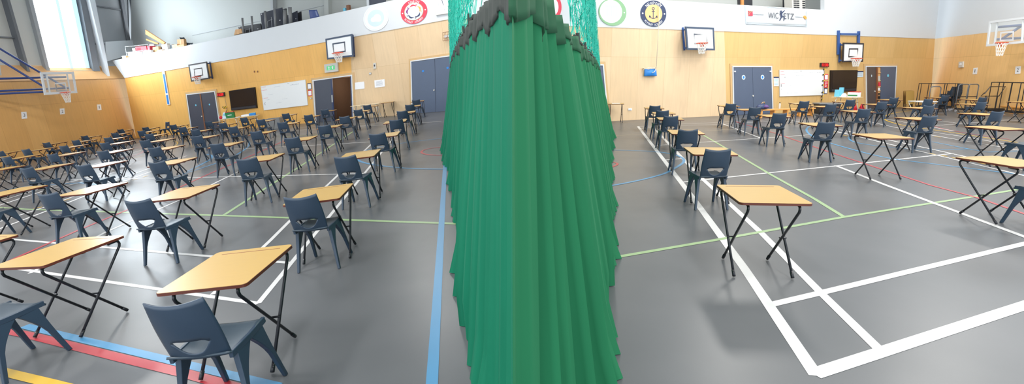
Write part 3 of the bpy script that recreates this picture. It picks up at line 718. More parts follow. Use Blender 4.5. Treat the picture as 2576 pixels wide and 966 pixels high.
def lay(cols, F, side):
    for ci, col in enumerate(cols):
        r = 0
        for n, d, ch in col:
            r += 1
            if n.startswith('*'):
                n = n[1:]; x, y = d; yaw = DPOS[ch][2]; ch = 'none'
            else:
                e = (F.fl(d[0], d[1], DH) + F.fl(d[2], d[3], DH)) / 2
                mx, my = (d[0] + d[2]) / 2, (d[1] + d[3]) / 2
                yaw = F.yaw(mx, my); TA, TB = F.ta, F.tb; KC = (F.k + .4) / 2
                xd = Vector((math.cos(yaw), math.sin(yaw), 0)); c = e + xd * (DW / 2) * side
                x, y = c.x, c.y
            DPOS[n] = (x, y, yaw)
            o = desk_white if n == 'r4c' else new_desk()
            put(o, F, x, y, 0, yaw)
            place = '%s from front, %s column %s' % (ORD[r - 1], ORD[ci], HALF[side][1])
            if n == 'r4c': tag(o, 'white desk with white legs, ' + place, 'desk', 'exam desks in rows')
            else: tag(o, 'beech exam desk, ' + place, 'desk', 'exam desks in rows')
            if ch == 'none': continue
            dx, dy, cy = -.03 * side, -.62, yaw * .4 + TA * .6
            if n in CORNER:       # back out of frame: placed by the seat corner that shows
                qx, qy, lx, dyw = CORNER[n]; q = F.fl(qx, qy, .44); cy = yaw + dyw
                X = q.x - (lx * math.cos(cy) - .21 * math.sin(cy)); Y = q.y - (lx * math.sin(cy) + .21 * math.cos(cy)); dx = None
            elif ch:
                a, b = F.fl(ch[0], ch[1], .80), F.fl(ch[2], ch[3], .80); m = (a + b) / 2
                wpx = ch[2] - ch[0]; k = min(1, max(0, (wpx - 26) / 26))
                ca = math.atan2(b.y - a.y, b.x - a.x); dl = max(-.5, min(.5, ca - TB))
                # depth along the column is taken from the pixel when the chair is large, else from the usual gap
                ry = m.y - y; ry = max(-1.15, min(-.42, ry)); ry = ry * max(k, .35) + (-.66) * (1 - max(k, .35))
                py = (ch[1] + ch[3]) / 2; pxm = (ch[0] + ch[2]) / 2
                ray = F.ray(pxm, py); tx = (y + ry) / ray.y * ray.x
                cy = (1 - KC) * TA + KC * TB + dl * k
                # the chair origin sits ahead of its back edge
                dx, dy = None, None
                X = tx - math.sin(cy) * .315; Y = (y + ry) + math.cos(cy) * .315
            else: continue
            if dx is not None:
                X = x + dx * math.cos(yaw) - dy * math.sin(yaw); Y = y + dx * math.sin(yaw) + dy * math.cos(yaw)
            X, Y = clear_spot(x, y, yaw, X, Y, cy)
            o = new_chair(); put(o, F, X, Y, 0, cy)
            tag(o, 'grey plastic chair at the desk ' + place, 'chair', 'chairs at the exam desks')
CORNER = {'B': (113.9, 761, .18, -.05), 'd10': (57.5, 520, .18, -.05), 'r5f': (2500, 462, -.18, .1), 'r5d': (2498, 357.5, -.18, .1)}
desk_white = make_desk('folding_desk', M['paper'], M['white_steel'], M['pale_grey'])
lay(LCOLS, FL_, -1); lay(RCOLS, FR_, 1)

# a chair turned away by the end wall
p = FL_.fl(419, 344.5); o = new_chair(); put(o, FL_, p.x, p.y, 0, 2.75)
tag(o, 'grey plastic chair standing alone by the end wall, turned toward the side wall', 'chair')
# desks along the walls
def wall_desk(F, fl, bl, side, label):
    e = (F.fl(*fl, DH) + F.fl(*bl, DH)) / 2; yaw = F.yaw(*fl); xd = Vector((math.cos(yaw), math.sin(yaw), 0)); c = e + xd * DW / 2 * side; W_ = WF if F is FL_ else WR
    c = c + W_.n * max(0, .48 - (c - W_.a).dot(W_.n))
    o = new_desk(); put(o, F, c.x, c.y, 0, yaw); tag(o, label, 'desk'); return o, c, yaw
wall_desk(FL_, (1019, 251.2), (1024.5, 247.5), -1, 'brown exam desk pushed to the end wall beside the blue double doors')
od, cd_, yd = wall_desk(FR_, (1531, 262.6), (1528.8, 258.6), 1, 'lone exam desk at the end wall just right of the curtain, paper on top')
mb = MB(); mb.box((0, 0, .004), (.3, .21, .008)); o = mb.build('paper_stack', M['paper']); put(o, FR_, cd_.x, cd_.y, DH + .001, yd)
tag(o, 'white paper lying on the lone desk beside the curtain', 'paper')

# ---- white folding tables along the end wall
def make_table(name, w, d, top_m, label, group=None):
    t = thing(name, label, 'table', (0, 0, 0), group)
    mb = MB(); slab(mb, rrect(w, d, .03), .69, .712); mb.build('tabletop', top_m, t, bevel=.003)
    for sx in (-1, 1):
        for sy in (-1, 1):
            mb = MB(); x = sx * (w / 2 - .1)
            mb.tube([(x - sx * .13, sy * (d / 2 - .1), .68), (x - sx * .1, sy * (d / 2 - .08), .675), (x, sy * (d / 2 - .06), .0)], .015, 8); mb.build('leg', M['white_steel'], t, smooth=True)
        mb = MB(); mb.tube([(sx * (w / 2 - .2), -d / 2 + .1, .675), (sx * (w / 2 - .2), d / 2 - .1, .675)], .014, 8); mb.build('leg_brace', M['white_steel'], t)
    return t
def table_run(F, a, b, n, d, top_m, labels, group=None):
    p, q = F.fl(*a, .71), F.fl(*b, .71); W_ = WF if F is FL_ else WR
    gap = min((k - W_.a).dot(W_.n) for k in (p, q)); sh = W_.n * max(0, d + .06 - gap); p = p + sh; q = q + sh; v = (q - p) / n; yaw = math.atan2(v.y, v.x); out = []
    nn = Vector((-math.sin(yaw), math.cos(yaw), 0))
    for i in range(n):
        c = p + v * (i + .5) + nn * d / 2
        t = make_table('folding_table', v.length * .985, d, top_m, labels[i], group); put(t, F, c.x, c.y, 0, yaw); out.append((t, c, yaw, v.length))
    return out
tl = table_run(FL_, (571, 297.8), (668, 286.0), 2, .5, M['laminate_pale'], ['white legged folding table under the left screen, green bag on it', 'white legged folding table under the left screen, blue box and papers on it'])
tm = table_run(FL_, (908, 262.6), (979, 254.6), 2, .45, M['laminate_pale'], ['pale topped white legged table beside the open doorway', 'pale topped white legged table next to the brown wall desk'])
tr = table_run(FR_, (2090, 243.6), (2156, 245.2), 1, .6, M['laminate_pale'], ['white legged table under the right wall screen with boxes on it'])
def on(F, px, py, z):     # point on a table height
    return F.fl(px, py, z)
def small(name, F, p, yaw, build_parts, label, cat, group=None):
    t = thing(name, label, cat, (0, 0, 0), group); build_parts(t); put(t, F, p.x, p.y, p.z, yaw); return t
def tpos(tb, u, v): t, c, yaw, w = tb; return Vector((c.x + math.cos(yaw) * u * w - math.sin(yaw) * v, c.y + math.sin(yaw) * u * w + math.cos(yaw) * v, .7145))
def cool_bag(t):
    mb = MB(); mb.hexa([Vector(p) for p in ((-.2, -.13, 0), (.2, -.13, 0), (.2, .13, 0), (-.2, .13, 0), (-.22, -.14, .3), (.22, -.14, .3), (.22, .14, .3), (-.22, .14, .3))]); mb.build('bag_body', M['green'], t, bevel=.02)
    mb = MB(); mb.box((0, 0, .315), (.4, .26, .03)); mb.build('lid', M['red'], t, bevel=.01)
    mb = MB(); mb.box((0, -.142, .16), (.2, .006, .03)); mb.build('white_stripe', M['paper'], t)
small('cool_bag', FL_, tpos(tl[0], .03, .05), tl[0][2], cool_bag, 'green box bag with white stripe on the table under the left screen', 'bag')
def tissue(t):
    mb = MB(); mb.hexa([Vector(p) for p in ((-.12, -.1, 0), (.12, -.1, 0), (.12, .1, 0), (-.12, .1, 0), (0, -.06, .32), (.12, -.06, .34), (.12, .06, .34), (0, .06, .32))]); mb.build('bag_body', M['pale_blue'], t, bevel=.02)
    mb = MB(); mb.box((.05, -.085, .2), (.1, .02, .08)); mb.build('label_patch', M['sky_blue'], t, bevel=.005)
small('paper_bag', FL_, tpos(tl[0], -.29, .05), tl[0][2], tissue, 'pale blue bag standing left of the green bag on the white table', 'bag')
def ball(t):
    mb = MB(); mb.lathe([(.001, 0), (.04, .01), (.075, .05), (.085, .085), (.075, .12), (.04, .16), (.001, .17)], n=18); mb.build('ball_body', M['red'], t, smooth=True)
small('ball', FL_, tpos(tl[0], -.45, -.04), 0, ball, 'small red ball at the left end of the white table', 'ball')
def tray(t):
    mb = MB(); mb.box((0, 0, .04), (.4, .28, .08)); mb.build('tray_body', M['paper'], t, bevel=.008)
    mb = MB(); mb.box((.0, .0, .085), (.3, .2, .012)); mb.build('paper_sheet', M['white_wall'], t)
small('paper_tray', FL_, tpos(tl[1], -.2, .02), tl[1][2], tray, 'white paper tray beside the blue box on the left wall table', 'tray')
def blue_box(t):
    mb = MB(); mb.box((0, 0, .06), (.3, .2, .12)); mb.build('box_body', M['blue'], t, bevel=.01)
    mb = MB(); mb.box((0, 0, .125), (.31, .21, .02)); mb.build('lid', M['sky_blue'], t, bevel=.005)
small('plastic_box', FL_, tpos(tl[1], .17, -.02), tl[1][2], blue_box, 'small bright blue box on the table under the left screen', 'box')
def papers(t):
    for i in range(3):
        mb = MB(); mb.box((i * .02, i * .02, .004 + i * .007), (.2, .15, .006), Matrix.Rotation(.2 * i, 3, 'Z')); mb.build('paper_sheet', M['paper'], t)
small('loose_papers', FL_, tpos(tl[0], .38, -.08), tl[0][2], papers, 'loose white papers right of the green bag on the table', 'paper')
def gift(t):
    mb = MB(); mb.box((-.08, 0, .15), (.2, .14, .3)); mb.build('bag_body', M['sky_blue'], t, bevel=.01)
    mb = MB(); mb.box((.06, .03, .2), (.16, .12, .4)); mb.build('tall_pack', M['sky_blue'], t, bevel=.01)
small('gift_bag', FR_, tpos(tr[0], -.34, .08), tr[0][2], gift, 'light blue bags on the left of the table under the right screen', 'bag')
def tissue2(t):
    mb = MB(); mb.lathe([(.10, 0), (.115, .05), (.09, .11), (.05, .15), (.01, .16)], n=9); mb.build('tissue_heap', M['paper'], t)
    mb = MB(); mb.box((0, -.02, .01), (.26, .2, .02)); mb.build('tissue_base', M['paper'], t)
small('tissue_pile', FR_, tpos(tr[0], -.09, -.06), tr[0][2], tissue2, 'crumpled white tissue beside the light blue bags', 'tissue')
def crate2(t):
    mb = MB(); mb.box((0, 0, .1), (.42, .28, .2)); mb.build('box_body', M['paper'], t, bevel=.01)
    mb = MB(); mb.box((.03, 0, .215), (.36, .26, .03)); mb.build('red_folder', M['red'], t, bevel=.005)
    mb = MB(); mb.box((0, -.142, .07), (.38, .006, .06)); mb.build('label_strip', M['green'], t)
small('paper_box', FR_, tpos(tr[0], .25, .03), tr[0][2], crate2, 'white box with red folder on top on the right screen table', 'box')

# ---- bins and odds and ends on the floor by the end wall
def bin_parts(t):
    mb = MB(); mb.hexa([Vector(p) for p in ((-.4, -.25, 0), (.4, -.25, 0), (.4, .25, 0), (-.4, .25, 0), (-.45, -.3, .42), (.45, -.3, .42), (.45, .3, .42), (-.45, .3, .42))]); mb.build('bin_body', M['dark'], t, bevel=.02)
    mb = MB(); mb.box((0, 0, .44), (.96, .66, .05)); mb.build('lid', M['grey'], t, bevel=.012)
    mb = MB(); mb.bar((-.15, -.3, .3), (.15, -.31, .05), .06, .02); mb.build('yellow_strap', M['yellow'], t)
p = FR_.fl(2078, 285.5); small('storage_bin', FR_, p, FR_.yaw(2078, 285), bin_parts, 'dark storage bin with grey lid on the floor below the right whiteboard', 'bin')
def openbox(t):
    for i, (c, s) in enumerate((((0, 0, .02), (.7, .5, .04)), ((-.34, 0, .28), (.03, .5, .52)), ((.34, 0, .28), (.03, .5, .52)), ((0, .24, .28), (.7, .03, .52)), ((0, -.24, .28), (.7, .03, .52)))):
        mb = MB(); mb.box(c, s); mb.build('side_panel' if i else 'base_panel', M['grey'], t, bevel=.006)
p = FL_.fl(694, 324); small('open_bin', FL_, p, FL_.yaw(694, 322), openbox, 'grey open bin on the floor under the left whiteboard', 'bin')
def cone(t):
    mb = MB(); mb.box((0, 0, .015), (.3, .3, .03)); mb.build('cone_base', M['red'], t, bevel=.01)
    mb = MB(); mb.lathe([(.13, .03), (.03, .3), (.001, .31)], n=16); mb.build('cone_body', M['red'], t, smooth=True)
for px, py, lb in ((2106, 281, 'red marker cone on the floor beside the dark storage bin'), (2149, 277.5, 'red marker cone under the right end of the white legged table'), (2167, 277, 'red marker cone on the floor near the cupboard door')):
    p = FR_.fl(px, py); small('marker_cone', FR_, p, .3, cone, lb, 'cone', 'red cones by the right table')

# ---- long benches
def bench(F, a, b, h, label, posts=4):
    p, q = F.fl(*a, h), F.fl(*b, h); p.z = q.z = 0; v = q - p; L = v.length; yaw = math.atan2(v.y, v.x)
    t = thing('gym_bench', label, 'bench', (0, 0, 0))
    mb = MB(); mb.box((0, 0, h - .025), (L, .26, .05)); mb.build('seat_board', M['bench'], t, bevel=.006)
    mb = MB(); mb.box((0, 0, .07), (L * .98, .08, .06)); mb.build('bottom_rail', M['bench'], t, bevel=.004)
    for i in range(posts):
        mb = MB(); x = -L / 2 + .12 + (L - .24) * i / (posts - 1); mb.box((x, 0, (h - .05) / 2), (.07, .24, h - .05)); mb.build('leg', M['bench'], t, bevel=.004)
    c = (p + q) / 2; put(t, F, c.x, c.y, 0, yaw); return c, yaw, L
bc, byaw, bl = bench(FR_, (1906, 275.6), (2046, 270.6), .34, 'long wooden gym bench along the end wall under the right whiteboard', 5)
bench(FR_, (2487, 262.5), (2594, 272), .28, 'wooden gym bench behind the black racks along the right wall', 4)
def bottle(t):
    mb = MB(); mb.lathe([(.036, 0), (.038, .01), (.038, .17), (.03, .2), (.018, .215), (.018, .23)], n=16); mb.build('bottle_body', M['pale_grey'], t, smooth=True)
    mb = MB(); mb.lathe([(.021, .225), (.021, .26), (.012, .27)], n=14); mb.build('cap', M['dark'], t, smooth=True)
p = Vector((bc.x + math.cos(byaw) * (-.12 * bl), bc.y + math.sin(byaw) * (-.12 * bl), .342)); small('drink_bottle', FR_, p, 0, bottle, 'silver drink bottle standing on the long bench', 'bottle')
def bag(t):
    mb = MB(); mb.lathe([(.01, 0), (.25, .02), (.28, .09), (.22, .17), (.1, .22), (.01, .23)], Matrix.Diagonal((1, .5, 1)), n=18); mb.build('bag_body', M['navy'], t, smooth=True)
    mb = MB(); mb.lathe([(.01, 0), (.12, .02), (.14, .06), (.08, .12), (.01, .13)], Matrix.Translation((.1, -.08, .05)), n=14); mb.build('purple_pocket', M['purple'], t, smooth=True)
    mb = MB(); mb.tube([(-.05, 0, .2), (0, -.03, .29), (.08, -.03, .29), (.12, 0, .2)], .014, 8); mb.build('handle', M['sill'], t, smooth=True)
p = Vector((bc.x + math.cos(byaw) * (-.43 * bl), bc.y + math.sin(byaw) * (-.43 * bl), .342)); small('kit_bag', FR_, p, byaw, bag, 'navy and purple bag lying on the left end of the long bench', 'bag')

# ---- black trolleys by the right wall
def rack(F, c, yaw, L, W_, H_, label, lo=.30):
    t = thing('table_trolley', label, 'trolley', (0, 0, 0), 'black storage trolleys by the right wall'); r = .018
    mb = MB()
    for y in (-W_ / 2, W_ / 2): mb.bar((-L / 2, y, .17), (L / 2, y, .17), .05, .06)
    for x in (-L / 2 + .03, 0, L / 2 - .03): mb.bar((x, -W_ / 2, .17), (x, W_ / 2, .17), .05, .05)
    mb.build('base_frame', M['black_steel'], t)
    for y in (-W_ / 2, W_ / 2):
        mb = MB()
        mb.tube([(-L / 2, y, .17), (-L / 2, y, H_), (L / 2, y, H_), (L / 2, y, .17)], r, 6)
        mb.build('side_hoop', M['black_steel'], t)
        for x in (-L * .22, L * .22):
            mb = MB(); mb.tube([(x, y, .17), (x, y, H_)], r * .9, 6); mb.build('upright', M['black_steel'], t)
    for x in (-L / 2, L / 2):
        mb = MB(); mb.tube([(x, -W_ / 2, H_), (x, W_ / 2, H_)], r, 6); mb.build('top_rail', M['black_steel'], t)
        for y in (-W_ / 2 + .05, W_ / 2 - .05):
            mb = MB(); mb.lathe([(.06, -.018), (.07, -.012), (.07, .012), (.06, .018)], Matrix.Translation((x * .92, y, .07)) @ Matrix.Rotation(PI / 2, 4, 'X'), n=16); wh = mb.build('castor', M['wheel'], t)
            mb = MB(); mb.box((x * .92, y, .125), (.05, .05, .05)); mb.build('castor_fork', M['steel'], t)
    put(t, F, c.x, c.y, 0, yaw); return t
def rack_px(a, b, H_, label, W_=.45):
    p, q = FR_.fl(*a), FR_.fl(*b); v = q - p; c = (p + q) / 2; yaw = math.atan2(v.y, v.x)
    c += Vector((-v.y, v.x, 0)).normalized() * W_ / 2
    return rack(FR_, c, yaw, v.length, W_, H_, label)
rack_px((2302, 276), (2392, 279), 1.22, 'black wheeled table trolley in the corner beside the folded desks')
rack_px((2480, 287), (2552, 294), 1.30, 'black wheeled table trolley along the right wall under the number signs')
rack_px((2577, 296), (2660, 306), 1.30, 'black trolley cut off by the right edge of the photo')
def hoop_trolley(F, p, yaw, h, label):
    t = thing('chair_trolley', label, 'trolley', (0, 0, 0), 'hooped chair trolleys by the right wall')
    mb = MB(); mb.box((0, .1, .15), (.5, .55, .05)); mb.build('platform', M['black_steel'], t, bevel=.01)
    mb = MB(); pts = [(-.24, .36, .16), (-.24, .36, h - .12)] + [(-.24 + .1 - .1 * math.cos(a), .36, h - .12 + .1 * math.sin(a)) for a in (.4, .8, 1.2, 1.57)] + [(.14 + .1 * math.sin(a), .36, h - .12 + .1 * math.cos(a)) for a in (0, .4, .8, 1.2, 1.57)] + [(.24, .36, .16)]
    mb.tube(pts, .02, 8); mb.build('hoop_handle', M['steel'], t, smooth=True)
    mb = MB(); mb.tube([(-.24, .36, h * .55), (.24, .36, h * .55)], .016, 8); mb.build('cross_bar', M['black_steel'], t)
    for x in (-.22, .22):
        for y in (-.12, .32):
            mb = MB(); mb.lathe([(.05, -.018), (.06, -.012), (.06, .012), (.05, .018)], Matrix.Translation((x, y, .062)) @ Matrix.Rotation(PI / 2, 4, 'Y'), n=14); mb.build('castor', M['wheel'], t)
    put(t, F, p.x, p.y, 0, yaw); return t
WY = math.atan2(WS.d.y, WS.d.x)
for px, py, h, lb in ((2361, 281, 1.12, 'grey hooped chair trolley inside the corner trolley'), (2432, 283, 1.22, 'hooped chair trolley just right of the chair stacks'), (2457, 283.0, 1.22, 'hooped chair trolley second right of the chair stacks')):
    hoop_trolley(FR_, FR_.fl(px, py), FR_.yaw(px, py - 20), h, lb)
# angled frame trolley
t = thing('frame_trolley', 'black frame trolley with sloping top beside the long black trolley', 'trolley', (0, 0, 0))
mb = MB(); mb.box((0, 0, .16), (.7, .5, .05)); mb.build('platform', M['black_steel'], t)
mb = MB(); mb.tube([(-.38, 0, .8), (-.2, 0, 1.1), (.38, 0, 1.1), (.2, 0, .7), (-.5, 0, .7), (-.38, 0, .85)], .02, 6); mb.build('sloping_frame', M['black_steel'], t)
for x in (-.3, .15):
    mb = MB(); mb.tube([(x, 0, .16), (x, 0, .72)], .02, 6); mb.build('upright', M['black_steel'], t)
for x in (-.3, .3):
    mb = MB(); mb.lathe([(.05, -.018), (.06, -.012), (.06, .012), (.05, .018)], Matrix.Translation((x, 0, .062)) @ Matrix.Rotation(PI / 2, 4, 'X'), n=14); mb.build('castor', M['wheel'], t)
p = FR_.fl(2492, 283); put(t, FR_, p.x, p.y, 0, FR_.yaw(2483, 260) - .2)

# ---- stacks of chairs
def stack(px, py, n, yaw_off, base_z, where):
    p = FR_.fl(px, py); yaw = FR_.yaw(px, py - 20) + yaw_off
    for k in range(n):
        o = new_chair(); put(o, FR_, p.x + math.sin(yaw) * -.012 * k, p.y + .012 * k, base_z + .075 * k, yaw)
        pos = 'lowest chair' if k == 0 else 'top chair' if k == n - 1 else '%s chair up' % ORD[k]
        tag(o, 'grey plastic chair, %s of the %s' % (pos, where), 'chair', 'stacked chairs by the right wall')
stack(2396, 272, 6, .1, 0.0, 'nearer stack by the corner trolley')
stack(2417, 268, 7, -.3, 0.0, 'farther tall stack by the hooped trolleys')
stack(2378, 272, 4, .3, 0.0, 'low stack left of the tall stacks')

# ---- folded desks leaning on the end wall
def folded(k):
    t = thing('folded_desk', ['folded exam desk leaning on the end wall, front one of three', 'folded exam desk leaning on the end wall, middle one of three', 'folded exam desk leaning on the end wall, back one of three'][k], 'desk', (0, 0, 0), 'folded desks leaning on the wall')
    mb = MB(); slab(mb, rrect(.62, .62, .035), 0, .018); o = mb.build('tabletop', M['laminate'], t); 
    mb = MB(); slab(mb, rrect(.625, .625, .037), .003, .014); mb.build('edge_band', M['edge'], t)
    for sx in (-1, 1):
        for q in (0, 1):
            mb = MB(); mb.tube([(sx * (.25 - .02 * q), .26, -.02 - .02 * q), (sx * (.25 - .02 * q), -.55, -.02 - .02 * q)], .011, 8); mb.build('leg', M['black_steel'], t, smooth=True)
    p = FR_.fl(2284 - 3 * k, 275 - .9 * k); yaw = math.atan2(WR.d.y, WR.d.x)
    m = Matrix.Rotation(math.radians(82), 4, 'X')
    put(t, FR_, p.x, p.y, .56, yaw, m)
for k in range(3): folded(k)
# ================================================================ things on the walls
def wthing(name, W, c, off, label, cat, group=None):
    g = quad(W, c, off + .006); t = thing(name, label, cat, g(.5, 0, 0), group); return t, g
def part(t, name, m, fn, **k):
    mb = MB(); fn(mb); return mb.build(name, m, t, world=True, **k)
def bars(mb, g, u0, v0, u1, v1, wu, wv, d0, d1):
    mb.gbox(g, u0, v0, u1, v0 + wv, d0, d1); mb.gbox(g, u0, v1 - wv, u1, v1, d0, d1)
    mb.gbox(g, u0, v0 + wv, u0 + wu, v1 - wv, d0, d1); mb.gbox(g, u1 - wu, v0 + wv, u1, v1 - wv, d0, d1)
def inv(g, q):       # pixel-free: find u,v of a world point on the patch
    u = v = .5
    for _ in range(30):
        e = q - g(u, v); du = (g(u + .01, v) - g(u, v)) / .01; dv = (g(u, v + .01) - g(u, v)) / .01
        u += e.dot(du) / du.dot(du) * .9; v += e.dot(dv) / dv.dot(dv) * .9
    return u, v
def net_mesh(mb, c, r, up, ex, ey, ln, n=12, rows=4, th=.008, sway=None):
    P = []
    for j in range(rows + 1):
        q = j / rows; rr = r * (1 - .5 * q ** .7); ring = []
        for i in range(n):
            a = 2 * PI * (i + .5 * (j % 2)) / n
            ring.append(c - up * ln * q + (ex * math.cos(a) + ey * math.sin(a)) * rr + (sway * q if sway else Vector((0, 0, 0))))
        P.append(ring)
    for j in range(rows):
        for i in range(n):
            k = (i + (0 if j % 2 == 0 else 1)) % n; k0 = (i - (1 if j % 2 == 0 else 0)) % n
            mb.tube([P[j][i], P[j + 1][i]], th, 4, False)
            mb.tube([P[j][i], P[j + 1][k0 if j % 2 == 0 else k]], th, 4, False)
def pix(p):
    v = p - CAMPOS; x, y, z = (v.dot(cam2world(Vector(a))) for a in ((1, 0, 0), (0, 1, 0), (0, 0, 1)))
    return CX + FPX * x / z, CY + FPX * y / z
def backboard(W, c, off, inner, border, label, rim_px, rim_w, net_dy, frame=None, clear=False, bw=.05):
    t, g = wthing('basketball_backboard', W, c, off, label, 'backboard', 'basketball backboards')
    F = W.F; up = F.M.to_3x3() @ Vector((0, 0, 1)); n = g.n; ex = up.cross(n).normalized()
    ar = g.size[0] / g.size[1]
    part(t, 'board', M['glassy'] if clear else M['board'], lambda b: b.gbox(g, .01, .01, .99, .99, 0, .03))
    part(t, 'border', border, lambda b: bars(b, g, 0, 0, 1, 1, bw, bw * ar, -.01, .04))
    gi = quad(W, inner, off)
    part(t, 'target_square', border, lambda b: bars(b, gi, 0, 0, 1, 1, .09, .09 * gi.size[0] / gi.size[1], .03, .036))
    r0 = .23
    for _ in range(6):
        d = r0 + .12; rc = W.P(rim_px[0], rim_px[1], off + d)
        xs = [pix(rc + (ex * math.cos(a) + n * math.sin(a)) * r0)[0] for a in [2 * PI * i / 24 for i in range(24)]]
        r0 *= rim_w / (max(xs) - min(xs))
    d = r0 + .12; rc = W.P(rim_px[0], rim_px[1], off + d)
    rim = part(t, 'rim', M['orange'], lambda b: b.tube([rc + (ex * math.cos(a) + n * math.sin(a)) * r0 for a in [2 * PI * i / 24 for i in range(25)]], .016, 8), smooth=True)
    q = W.P(rim_px[0], rim_px[1], off + .03); 
    bk = MB(); bk.hexa([q - ex * .1 - up * .14, q + ex * .1 - up * .14, q + ex * .1 - up * .14 + n * .03, q - ex * .1 - up * .14 + n * .03, q - ex * .12 + up * .02, q + ex * .12 + up * .02, q + ex * .1 + up * .02 + n * .14, q - ex * .1 + up * .02 + n * .14]); bk.build('rim_bracket', M['orange'], t, world=True)
    ln = (W.P(rim_px[0], rim_px[1], off + d) - W.P(rim_px[0], rim_px[1] + net_dy, off + d)).length
    part(t, 'net', M['white_net'], lambda b: net_mesh(b, rc, r0, up, ex, n, ln))
    if off > .05 and not clear:
        fm = border if frame is None else frame
        for u in (.12, .88):
            def fr(b):
                b.bar(g(u, .1, -.02), g(u, .1, -off), .06, .06, up); b.bar(g(u, .9, -.02), g(u, .9, -off), .06, .06, up)
                b.bar(g(u, .02, -.03), g(u, .98, -.03), .06, .05, n)
                b.bar(g(u, .0, -off + .03), g(u, 1.0, -off + .03), .06, .05, n)
            part(t, 'mounting_frame', fm, fr)
    return t, g, up, ex
backboard(WF, [(475, 162.7), (521, 154.7), (528, 198), (482, 205.5)], .35, [(488.7, 173), (510, 169.7), (513, 190), (491, 193.8)], M['bb_black'], 'white backboard with black border above the leftmost dark double doors', (494, 193.5), 23, 18, M['navy'])
backboard(WF, [(819.6, 97.8), (886.6, 85.2), (890, 142), (824, 150)], .35, [(837, 109), (869, 104), (871, 130.4), (839.5, 135)], M['bb_border'], 'white backboard with slate border above the green exit sign', (849, 133), 28, 24, M['navy'])
backboard(WR, [(1722.4, 66.6), (1794.4, 70), (1797, 127), (1727, 125.5)], .35, [(1743.5, 84.5), (1777.5, 85.7), (1779, 110.6), (1744.7, 111.8)], M['bb_border'], 'white backboard with slate border between the curtain and the blue doors', (1766.6, 108.6), 29, 27, M['blue_steel'])
t4, g4, up4, ex4 = backboard(WR, [(2120, 107.3), (2171.4, 108.6), (2169, 155.8), (2118, 156.5)], .28, [(2133.7, 121.7), (2157.3, 121.7), (2156, 144), (2132, 144.6)], M['bb_black'], 'white backboard on blue lifting rails above the right wall screen', (2155, 147), 29, 20, M['blue_steel'])
for px0, y0, y1 in ((2117, 76, 137), (2168, 78, 112)):
    part(t4, 'lifting_rail', M['blue_steel'], lambda b: b.gbox(quad(WR, [(px0 - 2.6, y0), (px0 + 1.6, y0), (px0 + .6, y1), (px0 - 3.6, y1)], .2), 0, 0, 1, 1, -.17, -.10))
part(t4, 'cross_bar', M['blue_steel'], lambda b: b.gbox(quad(WR, [(2120, 83), (2169, 83.6), (2169, 87.4), (2120, 86.6)], .2), 0, 0, 1, 1, -.15, -.1))
# clear boards over the main court, held out from the side walls on blue arms
t5, g5, up5, ex5 = backboard(WL, [(100, 182), (183.8, 180.5), (193, 234), (111, 239)], 1.5, [(136, 209), (163, 207.5), (167, 229), (140.5, 231)], M['frame_white'], 'clear backboard with white frame on blue arms by the left side wall', (164, 232.5), 27, 24, clear=True, bw=.05)
arms = ((((165, 193.5), 1.42), ((-60, 199.5), .2)), (((172, 221), 1.42), ((-60, 232), .2)), (((112, 231), 1.42), ((-60, 238.5), .1)), (((166, 221), 1.40), ((-70, 81), .05)), (((110, 218), 1.40), ((-70, 108), .05)))
for (a, oa), (b_, ob) in arms:
    part(t5, 'arm', M['navy_steel'], lambda b: b.tube([WL.P(*a, oa), WL.P(*b_, ob)], .045, 10))
part(t5, 'rear_bars', M['frame_white'], lambda b: (b.tube([WL.P(116, 184, 1.47), WL.P(126, 237, 1.47)], .035, 8), b.tube([WL.P(168, 183, 1.47), WL.P(177, 234, 1.47)], .03, 8)))
t6, g6, up6, ex6 = backboard(WS, [(2490.8, 53.4), (2612, 38), (2610, 105), (2482.6, 117)], 1.3, [(2519, 80.7), (2553.4, 77.5), (2551.7, 103), (2517, 104.3)], M['frame_white'], 'clear backboard with white frame on blue arms by the right side wall', (2520, 107.5), 34, 32, clear=True, bw=.035)
for (a, oa), (b_, ob) in ((((2513, 68), 1.2), ((2640, 58), .6)), (((2508, 99), 1.2), ((2640, 92), .6)), (((2522, 97), 1.2), ((2640, 18), .3))):
    part(t6, 'arm', M['navy_steel'], lambda b: b.tube([WS.P(*a, oa), WS.P(*b_, ob)], .05, 10))
part(t6, 'rear_bars', M['frame_white'], lambda b: (b.tube([WS.P(2509.4, 52, 1.27), WS.P(2502, 114, 1.27)], .04, 8), b.tube([WS.P(2575, 44, 1.27), WS.P(2571, 108, 1.27)], .04, 8)))

